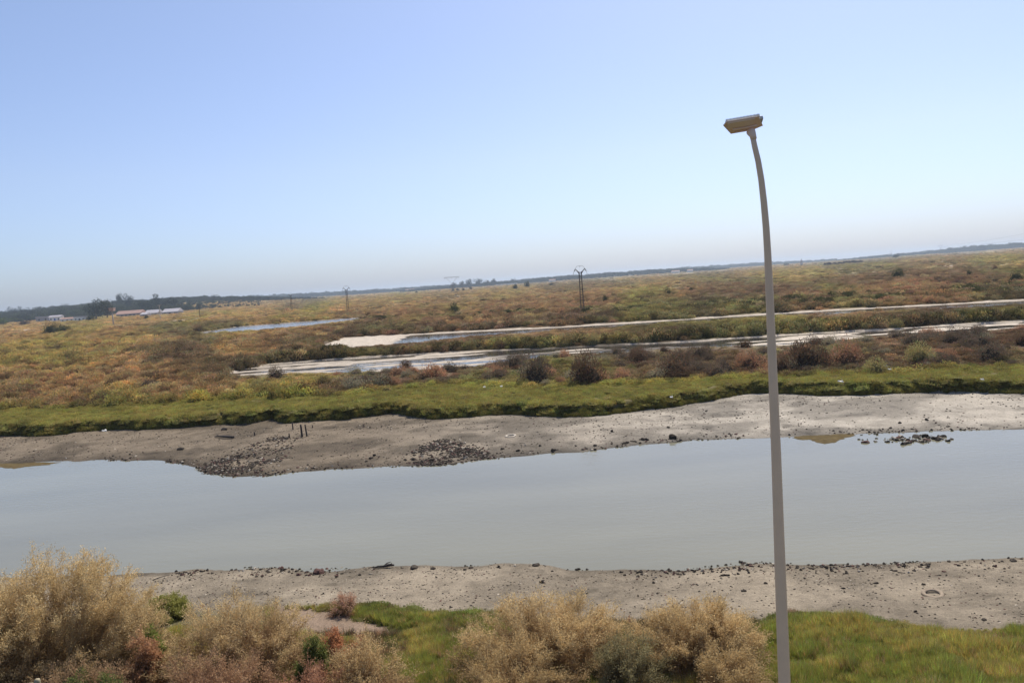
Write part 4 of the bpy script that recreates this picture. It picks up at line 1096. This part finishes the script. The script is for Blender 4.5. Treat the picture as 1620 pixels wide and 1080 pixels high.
def big_pylon(px, pyb, pyt, label, wk=1.0, group=None):
    p = unproj(px, pyb, 1.1); Y = p[1]; h = (pyb - pyt) / FPX * Y
    root = empty('power_pylon', (p[0], p[1], 1.0), 0.05); th = h * .035 * .3
    m = MB(); lattice(m, h * 0.6, h * 0.10, h * 0.045, th * .7, 9)
    m.build('tower', M_steelf, root)
    m = MB()
    for sx in (-1, 1):
        for yo in (-1, 1): m.tube([(sx * h * .02, yo * h * .03, h * .58), (sx * h * .38 * wk, yo * h * .01, h * .98)], th * .7, 4)
        for i in range(5):
            t = i / 5; m.tube([(sx * (h * .02 + h * .36 * wk * t), -h * .02, h * (.58 + .4 * t)), (sx * (h * .02 + h * .36 * wk * (t + .2)), h * .02, h * (.58 + .4 * (t + .2)))], th * .5, 3)
    m.build('fork', M_steelf, root)
    m = MB()
    for zz in (0, .035): m.tube([(-h * .5 * wk, 0, h * (.965 + zz)), (h * .5 * wk, 0, h * (.965 + zz))], th * .6, 4)
    for i in range(14):
        x0 = -h * .5 * wk + h * wk * i / 14; m.tube([(x0, 0, h * (.965 + .035 * (i % 2))), (x0 + h * wk / 14, 0, h * (.965 + .035 * ((i + 1) % 2)))], th * .4, 3)
    m.build('crossbeam', M_steelf, root)
    for xo in (-.45, 0, .45):
        m = MB(); m.tube([(xo * h * wk, 0, h * .96), (xo * h * wk, 0, h * .90)], th * .9, 5); m.build('insulator', M_glassins, root)
    tag(root, label, 'pylon', group); return root
M_steelf = simple('galvanised_steel', (0.22, 0.22, 0.23), 0.6, 0.1, 3)
big_pylon(716, 462, 438, 'wide fork topped power pylon far off by the row of trees')
big_pylon(1410, 405, 397, 'faint power pylon on the horizon at right, left of the higher faint one', 0.6)
big_pylon(1488, 400, 388, 'faint power pylon on the right horizon standing behind hazy trees', 0.6)
# high wires crossing the sky at the right: they climb towards the viewer from the far pylons
for i, (y0, y1) in enumerate([(389, 358), (391, 371), (392, 379)]):
    a = at(1488, y0, 900); b = at(1700, y1 - 4, 420); m = MB(); pts = []
    for t in np.linspace(0, 1, 20):
        q = a * (1 - t) + b * t; q[2] -= 4 * t * (1 - t) * 1.5; pts.append(q)
    m.tube(pts, 0.035, 4); o = m.build('power_line', M_wire)
    tag(o, ['faint uppermost power line in the sky at the right edge', 'faint middle power line in the sky at the right edge', 'faint lowest power line in the sky at the right edge'][i], 'wire')
M_pw = simple('pale_pole', (0.45, 0.38, 0.30), 0.8, 0.1, 3)
def wood_pole(px, pyb, pyt, wpx, label, m_=None):
    p = unproj(px, pyb, 1.1); Y = p[1]; h = (pyb - pyt) / FPX * Y; r = wpx / FPX * Y / 2
    m = MB(); m.tube([(0, 0, 0), (0, 0, h * .5), (0, 0, h)], [r * 1.1, r, r * .8], 8); m.box((0, 0, h * 0.97), (r * 6, r * .6, r * .6)); 
    o = m.build('utility_pole', m_ or M_steel, smooth=False); o.location = (p[0], p[1], 1.0); tag(o, label, 'utility pole')
wood_pole(317, 507, 481, 0.9, 'thin dark utility pole at left, right of the grey sheds')
wood_pole(254, 506, 482, 1.1, 'pale thin pole in front of the grey sheds', M_pw)

# ------------------------------------------------------------------ hamlet on the left
M_wall = simple('whitewash', (0.80, 0.78, 0.74), 0.85, 0.1, 1.5); M_gwall = simple('grey_render', (0.34, 0.32, 0.32), 0.85, 0.12, 1.0)
M_tile = simple('terracotta', (0.33, 0.20, 0.155), 0.85, 0.2, 1.2); M_groof = simple('grey_roof', (0.38, 0.36, 0.38), 0.7, 0.12, .8)
M_dark = simple('dark_opening', (0.03, 0.03, 0.035), 0.3, 0.1); M_blue = simple('blue_paint', (0.05, 0.12, 0.38), 0.5, 0.1)
M_pink = simple('pink_wall', (0.42, 0.28, 0.23), 0.85, 0.1, 1.0); M_gtarp = simple('green_tarp', (0.04, 0.22, 0.12), 0.6, 0.1); M_rtarp = simple('orange_tarp', (0.45, 0.12, 0.06), 0.6, 0.1)
def house(px0, px1, pyb, wh, rh, label, wm, rm, nwin=3, depth=6, flat=False, name='house', zg=1.0, cat='house', extra=None):
    pa, pb = unproj(px0, pyb + hor(px0) - hor((px0 + px1) / 2), zg + 0.1), unproj(px1, pyb + hor(px1) - hor((px0 + px1) / 2), zg + 0.1)
    Y = (pa[1] + pb[1]) / 2; W = (px1 - px0) / FPX * Y; k = Y / FPX; wh *= k; rh *= k
    cx = (pa[0] + pb[0]) / 2
    root = empty(name, (cx, Y + depth / 2, float(terrain(np.array([cx]), np.array([Y]))[0]) - 0.1), 0.0)
    m = MB(); m.box((0, 0, wh / 2), (W / 2, depth / 2, wh / 2)); m.build('wall', wm, root)
    m = MB(); e = W * 0.02 + 0.2
    if flat: m.box((0, 0, wh + rh / 2 + 0.01), (W / 2 + e * .5, depth / 2 + e * .5, rh / 2)); 
    else:
        x0 = W / 2 + e; y0 = depth / 2 + e
        v = [(-x0, -y0, wh), (x0, -y0, wh), (x0, y0, wh), (-x0, y0, wh), (-x0, 0, wh + rh), (x0, 0, wh + rh)]
        v = [(a, b, c_ + 0.01) for a, b, c_ in v]
        m.add(v, [(0, 1, 5, 4), (2, 3, 4, 5), (1, 2, 5), (3, 0, 4), (3, 2, 1, 0)])
    m.build('roof', rm, root)
    for i in range(nwin):
        xx = -W / 2 + W * (i + .5) / nwin
        if i == nwin // 2:
            m = MB(); m.box((xx, -depth / 2 - 0.02, wh * .36), (W * .05 + .2, 0.05, wh * .36)); m.build('door', M_dark if extra is None else extra, root)
        else:
            m = MB(); m.box((xx, -depth / 2 - 0.02, wh * .55), (W * .04 + .2, 0.05, wh * .16)); m.build('window', M_dark, root)
    tag(root, label, cat); return root
house(57, 78, 509, 7, 1.6, 'low grey walled shed left of the blue and white house', M_gwall, M_groof, 2, 6, True, name='shed', cat='shed')
house(78, 96, 509, 8, 2.5, 'small white house with blue front in the hamlet', M_wall, M_groof, 3, 7, extra=M_blue)
house(96, 117, 509, 5, 2.2, 'low pink roofed house right of the blue fronted one', M_wall, M_tile, 3, 6)
house(117, 135, 508, 6.5, 1.5, 'low white house at the right end of the hamlet row', M_wall, M_groof, 3, 6, True)
house(78, 98, 503, 4, 1.5, 'greyish farm building behind the blue and white house', M_gwall, M_groof, 3, 7)
house(121, 137, 500, 3.5, 4, 'white gabled house between trees behind the hamlet row', M_wall, M_wall, 2, 8)
house(184, 222, 501, 5, 5, 'long barn with a terracotta roof and dim walls', M_gwall, M_tile, 6, 14, name='barn', cat='barn')
house(222, 232, 501, 4, 3, 'small greenish grey lean-to at the right end of the terracotta barn', M_gwall, M_groof, 1, 10, name='shed', cat='shed')
house(229, 249, 499, 4, 5, 'pale grey roofed shed, left of the pair beyond the barn', M_gwall, M_groof, 3, 14, name='shed', cat='shed')
house(257, 281, 497, 4, 5, 'pale grey roofed shed, right of the pair beyond the barn', M_gwall, M_groof, 3, 14, name='shed', cat='shed')
house(290, 297, 481, 2.0, 1.2, 'tiny white house on the wooded hillside at left', M_wall, M_wall, 1, 6, zg=8)
# white tent with green and orange flaps
p = unproj(108, 503.5, 1.1); k = p[1] / FPX; root = empty('tent', (p[0], p[1], 1.0)); W = 15 * k / 2; H_ = 8.5 * k
m = MB(); m.add([(-W, -W, 0), (W, -W, 0), (W, W, 0), (-W, W, 0), (0, 0, H_)], [(3, 2, 1, 0), (0, 1, 4), (1, 2, 4), (2, 3, 4), (3, 0, 4)]); m.build('canopy', M_wall, root)
m = MB(); m.box((-W * .45, -W * 1.03, H_ * .22), (W * .22, .05, H_ * .22)); m.build('tarp', M_gtarp, root)
m = MB(); m.box((W * .02, -W * 1.03, H_ * .16), (W * .2, .05, H_ * .16)); m.build('tarp', M_rtarp, root)
tag(root, 'pointed white tent with green and orange cloth behind the houses', 'tent')
# elevated water tank on a post
p = unproj(180, 516, 1.1); k = p[1] / FPX; root = empty('water_tower', (p[0], p[1], 1.0))
m = MB(); m.tube([(0, 0, 0), (0, 0, 24 * k)], [1.3 * k, .9 * k], 10); m.build('column', M_pw, root, smooth=True)
m = MB(); m.box((0, 0, 26.5 * k), (3.6 * k, 3.6 * k, 2.2 * k), None, 1.05); m.build('tank', M_pink, root, bevel=0.1)
m = MB(); m.box((0, 0, 29.2 * k), (4.1 * k, 4.1 * k, .4 * k)); m.build('cap', M_pink, root)
tag(root, 'slender pale water tower with a pinkish square tank on top', 'water tower')
# church-like tower on the right horizon and pale long roofs
p = unproj(1268, 419.5, 1.1); k = p[1] / FPX; root = empty('far_tower', (p[0], p[1], 0)); M_hz = simple('far_masonry', (0.40, 0.37, 0.36), 0.9, 0.05)
m = MB(); m.box((0, 0, 4 * k), (1.6 * k, 1.6 * k, 4 * k), None, .8); m.build('shaft', M_hz, root); m = MB(); m.box((0, 0, 9.5 * k), (.7 * k, .7 * k, 1.5 * k), None, .3); m.build('lantern', M_hz, root)
tag(root, 'hazy pale tower on the horizon right of the lamp post', 'tower')
house(785, 818, 451, 1.2, .9, 'long low whitish greenhouse on the horizon near the far pylon', M_wall, M_wall, 1, 20, True, name='greenhouse', cat='greenhouse')
house(968, 1016, 437, 1.2, .8, 'long thin whitish greenhouse under the wooded ridge', M_wall, M_wall, 1, 20, True, name='greenhouse', cat='greenhouse')
house(664, 706, 456, 1.5, 1.2, 'pale hazy warehouse on the horizon left of the far pylon', M_hz, M_hz, 1, 30, True, name='warehouse', cat='warehouse')
house(1030, 1052, 433, 1.0, .8, 'short whitish greenhouse right of the long one under the wooded ridge', M_wall, M_wall, 1, 20, True, name='greenhouse', cat='greenhouse')
# tracks as low causeways
M_dirt = simple('pale_dirt', (0.34, 0.26, 0.18), 0.9, 0.15, 0.3)
def track(name, pts, w_, h=0.25):
    w_ *= 0.5; h *= 0.6
    a = np.array(pts, float); P = unproj(a[:, 0], a[:, 1], 1.2); V = []; F = []
    for i, p in enumerate(P):
        t = P[min(i + 1, len(P) - 1)] - P[max(i - 1, 0)]; t = t[:2] / np.linalg.norm(t[:2]); nrm = np.array([-t[1], t[0]])
        for s, zz in ((-1.6, -0.2), (-1, h), (1, h), (1.6, -0.2)): V.append((p[0] + nrm[0] * w_ * s / 2, p[1] + nrm[1] * w_ * s / 2, 1.05 + zz))
    for i in range(len(P) - 1):
        for j in range(3): F.append((i * 4 + j, (i + 1) * 4 + j, (i + 1) * 4 + j + 1, i * 4 + j + 1))
    m = MB(); m.add(V, [f[::-1] for f in F]); o = m.build(name, M_dirt); tag(o, kind='structure')
track('dirt_track', [(-200, 536), (0, 524), (80, 520)], 14, .7)
track('dirt_track', [(112, 521), (150, 518), (185, 515.5), (230, 511), (270, 508), (325, 503)], 7, .8)
track('causeway', [(960, 444), (1060, 434.5), (1130, 429), (1210, 423), (1290, 416), (1400, 408.5), (1640, 391)], 14, 1.0)
track('causeway', [(1268, 426), (1340, 422)], 9, 1.0)
track('causeway', [(700, 469), (740, 467.5)], 4, .5)

# ------------------------------------------------------------------ trees and far woods
def crown_mesh(name, seed, kind):
    r = np.random.default_rng(seed); nl = 1500
    lobes = {'round': 12, 'tall': 12, 'umbrella': 9}[kind]
    if kind == 'round': cs = r.normal(size=(lobes, 3)) * np.array([.24, .24, .16]) + np.array([0, 0, .62]); rr = .15 + .1 * r.random(lobes)
    elif kind == 'tall': cs = r.normal(size=(lobes, 3)) * np.array([.13, .13, .20]) + np.array([0, 0, .58]); rr = .10 + .09 * r.random(lobes)
    else: cs = r.normal(size=(lobes, 3)) * np.array([.26, .26, .04]) + np.array([0, 0, .80]); rr = .11 + .06 * r.random(lobes)
    k = r.integers(0, lobes, nl); d = r.normal(size=(nl, 3)); d /= np.linalg.norm(d, axis=1, keepdims=True)
    P = cs[k] + d * (rr[k] * (.5 + .6 * r.random(nl)))[:, None]; P[:, 2] = np.clip(P[:, 2], 0.12, 1.05)
    D = d + r.normal(size=(nl, 3)) * .6; D /= np.linalg.norm(D, axis=1, keepdims=True)
    L = .05 * (.6 + .8 * r.random(nl)); c = ((.7 + .3 * r.random(lobes))[k] * (.7 + .6 * r.random(nl)))[:, None] * np.ones(3)
    V, F, cc = leaves(P, D, L, L * .6, c)
    return npmesh(name, V, F, M_leaf, cc)
def trunk_mesh(name, seed, kind):
    r = random.Random(seed); m = MB(); top = {'round': .55, 'tall': .75, 'umbrella': .8}[kind]
    m.tube([(0, 0, -0.03), (.01, 0, top * .4), (r.uniform(-.02, .02), r.uniform(-.02, .02), top)], [.035, .024, .012], 7)
    for i in range(6):
        a = r.random() * 6.28; z = top * r.uniform(.4, .85); l = r.uniform(.15, .26)
        m.tube([(0.005, 0, z), (l * .5 * math.cos(a), l * .5 * math.sin(a), z + .07), (l * math.cos(a), l * math.sin(a), z + .16)], [.014, .009, .004], 5)
    return m.mesh(name, M_wood, True)
TK = {}
for i, kd in enumerate(['round', 'tall', 'umbrella', 'round', 'tall', 'umbrella']):
    TK.setdefault(kd, []).append((crown_mesh('crown', 40 + i, kd), trunk_mesh('trunk', 40 + i, kd)))
def tree(px, pyb, pyt, wpx, kd, label, tint='dgreen', group=None, zg=None):
    if 180 < px < 285 and pyb < 506: pyb -= 3.2
    p = unproj(px, pyb, 1.1); Y = p[1]; h = (pyb - pyt) / FPX * Y; wd = wpx / FPX * Y
    cm, tm = TK[kd][rng.integers(0, 2)]
    g = float(terrain(p[0:1], p[1:2])[0])
    root = empty({'round': 'tree', 'tall': 'eucalyptus_tree', 'umbrella': 'umbrella_pine'}[kd], (p[0], p[1], g), rng.random() * 6.28)
    wf = {'round': .85, 'tall': .55, 'umbrella': .8}[kd]
    root.scale = (wd / wf, wd / wf, h / 1.0)
    c = link(bpy.data.objects.new('crown', cm), root); c['tint'] = [float(v) for v in (PAL[tint] if isinstance(tint, str) else np.array(tint)) * (.85 + .3 * rng.random())]
    link(bpy.data.objects.new('trunk', tm), root)
    tag(root, label, 'tree', group)
DT = (0.028, 0.040, 0.019)
for a in [
 (720, 499, 478, 14, 'round', 'lone small tree with a bare trunk and rounded top on the marsh', (0.10, 0.11, 0.045)),
 (153, 506, 474, 30, 'round', 'large dark dense tree, tallest of the hamlet, left of the water tower', DT),
 (170, 504, 476, 15, 'tall', 'lighter slender tree between the big dark tree and the water tower', (0.10, 0.09, 0.055)),
 (192, 500, 474, 16, 'round', 'rounded tree directly behind the left end of the barn', DT),
 (205, 500, 473, 18, 'round', 'broad dark tree behind the middle of the barn', DT),
 (228, 500, 474, 16, 'round', 'tree behind the right end of the terracotta barn', DT),
 (240, 499, 474, 14, 'round', 'tree behind the left grey shed', DT),
 (248, 498, 469, 13, 'tall', 'highest tree behind the grey sheds', DT),
 (262, 497, 472, 16, 'round', 'bushy tree between the two grey sheds', DT),
 (276, 496, 472, 14, 'round', 'tree behind the right grey shed', DT),
 (20, 506, 490, 16, 'round', 'dark tree at the far left edge of the hamlet', DT),
 (36, 505, 492, 14, 'round', 'small dark tree second from the left edge of the hamlet', DT),
 (66, 504, 492, 18, 'round', 'tree behind the low grey walled shed', DT),
 (100, 500, 487, 14, 'round', 'tree behind the tent', DT),
 (143, 509, 498, 14, 'round', 'low bushy tree at the right end of the white houses', DT),
 (6, 515, 503, 26, 'round', 'bright green tree at the left edge of the photo', (0.09, 0.12, 0.03)),
 (38, 516, 506, 14, 'round', 'purplish brown leafed tree left of the houses', (0.08, 0.06, 0.05)),
 (232, 507, 498, 8, 'round', 'small dark round tree in front of the left grey shed', DT),
 (717, 458, 447, 8, 'round', 'leftmost tree of the far row beside the wide pylon', DT),
 (731, 456, 445, 7, 'tall', 'second tree of the far row right of the wide pylon', DT),
 (742, 455, 442, 9, 'tall', 'tall tree third in the far row right of the wide pylon', DT),
 (757, 454, 441, 14, 'round', 'broadest tree of the far row right of the wide pylon', DT),
 (771, 453, 443, 8, 'round', 'fifth tree of the far row right of the wide pylon', DT),
 (781, 452, 442, 8, 'tall', 'rightmost tree of the far row right of the wide pylon', DT),
 (811, 449, 442, 8, 'round', 'small tree on the horizon behind the long greenhouse', DT),
 (1417, 409, 402, 9, 'round', 'small dark tree on the right horizon above the rounded bush', DT),
 ]: tree(*a)
DT = (0.045, 0.06, 0.028)
# far woods as masses
wood = coll('far_trees', [TK['round'][0][0], TK['umbrella'][0][0], TK['round'][1][0], TK['tall'][0][0]])
def woods(label, pxa, pxb, Y0, Y1, n, hpts, tint, hm=9.0):
    Y = Y0 + (Y1 - Y0) * rng.random(n); px = pxa + (pxb - pxa) * rng.random(n)
    x = (px - 810) / FPX * Y; g = terrain(x, Y)
    h = np.interp(px, [q[0] for q in hpts], [q[1] for q in hpts]) * (0.5 + 0.75 * rng.random(n)) * (0.6 + 0.8 * fbm(x, Y, 60, 900, 3))
    s = h * (1.0 + 0.6 * rng.random(n))
    scatter('far_wood', label, 'woods', np.stack([x, Y, g - h * .25], -1), np.stack([s, s, h * 1.2], -1), jit(np.broadcast_to(np.array(tint), (n, 3)), .25), wood, 4, 0.03)
woods('dark wooded ridge behind the hamlet at left', -150, 520, 1420, 1950, 3600, [(-200, 8), (100, 9), (350, 8), (450, 5), (520, 1.5)], DT)
woods('belt of dark trees on the slope directly behind the hamlet', -150, 420, 1000, 1420, 1500, [(-150, 8), (200, 9), (290, 7), (360, 3), (420, 2)], (0.055, 0.070, 0.028))
woods('bluish wooded skyline between the hamlet and the far pylon', 380, 800, 3000, 3500, 1500, [(380, 15), (560, 14), (700, 10), (800, 6)], DT)
woods('long dark wooded ridge on the skyline right of the middle', 640, 1160, 2200, 2700, 2400, [(640, 4), (740, 7), (900, 9), (1060, 9), (1130, 6), (1160, 3)], DT)
woods('hazy skyline of trees and houses behind the lamp post', 1080, 1330, 3600, 4200, 900, [(1080, 14), (1200, 13), (1270, 9), (1330, 7)], DT)
woods('hazy line of trees on the right skyline', 1330, 1750, 2900, 3300, 1600, [(1330, 4), (1400, 8), (1480, 12), (1560, 16), (1700, 16)], DT)
woods('distant dark copse strip under the right horizon', 1310, 1370, 1100, 1160, 60, [(1310, 3), (1370, 3)], (0.07, 0.055, 0.045))
# far side village hints on the ridge (white houses)
for (px, Y, wv, lb) in [(1075, 2050, 20, 'tiny white house at the right end of the dark ridge'), (1098, 2050, 14, 'tiny pale house between the ridge and the lamp post'), (655, 2700, 30, 'tiny pale building on the bluish skyline'), (880, 2000, 16, 'tiny white house at the foot of the dark ridge')]:
    x = (px - 810) / FPX * Y; root = empty('house', (x, Y, float(terrain(np.array([x]), np.array([float(Y)]))[0])))
    m = MB(); m.box((0, 0, 2.5), (wv / 2, 4, 2.5)); m.build('wall', M_wall, root); m = MB(); m.add([(-wv / 2 - .3, -4.4, 5.02), (wv / 2 + .3, -4.4, 5.02), (wv / 2 + .3, 4.4, 5.02), (-wv / 2 - .3, 4.4, 5.02), (-wv / 2, 0, 7), (wv / 2, 0, 7)], [(0, 1, 5, 4), (2, 3, 4, 5), (1, 2, 5), (3, 0, 4), (3, 2, 1, 0)]); m.build('roof', M_tile, root)
    tag(root, lb, 'house')

# ------------------------------------------------------------------ haze
m = bpy.data.materials.new('haze_air'); m.use_nodes = True; n = m.node_tree.nodes; n.remove(n['Principled BSDF'])
v = n.new('ShaderNodeVolumePrincipled'); v.inputs['Color'].default_value = (0.72, 0.85, 1.0, 1); v.inputs['Density'].default_value = HAZE; v.inputs['Anisotropy'].default_value = 0.3
m.node_tree.links.new(v.outputs[0], n['Material Output'].inputs['Volume'])
if HAZE > 0:
    b = MB(); b.box((0, 4400, 24), (6500, 4700, 26)); o = b.build('haze', m); tag(o, kind='stuff', label='pale summer haze over the marsh', cat='haze')
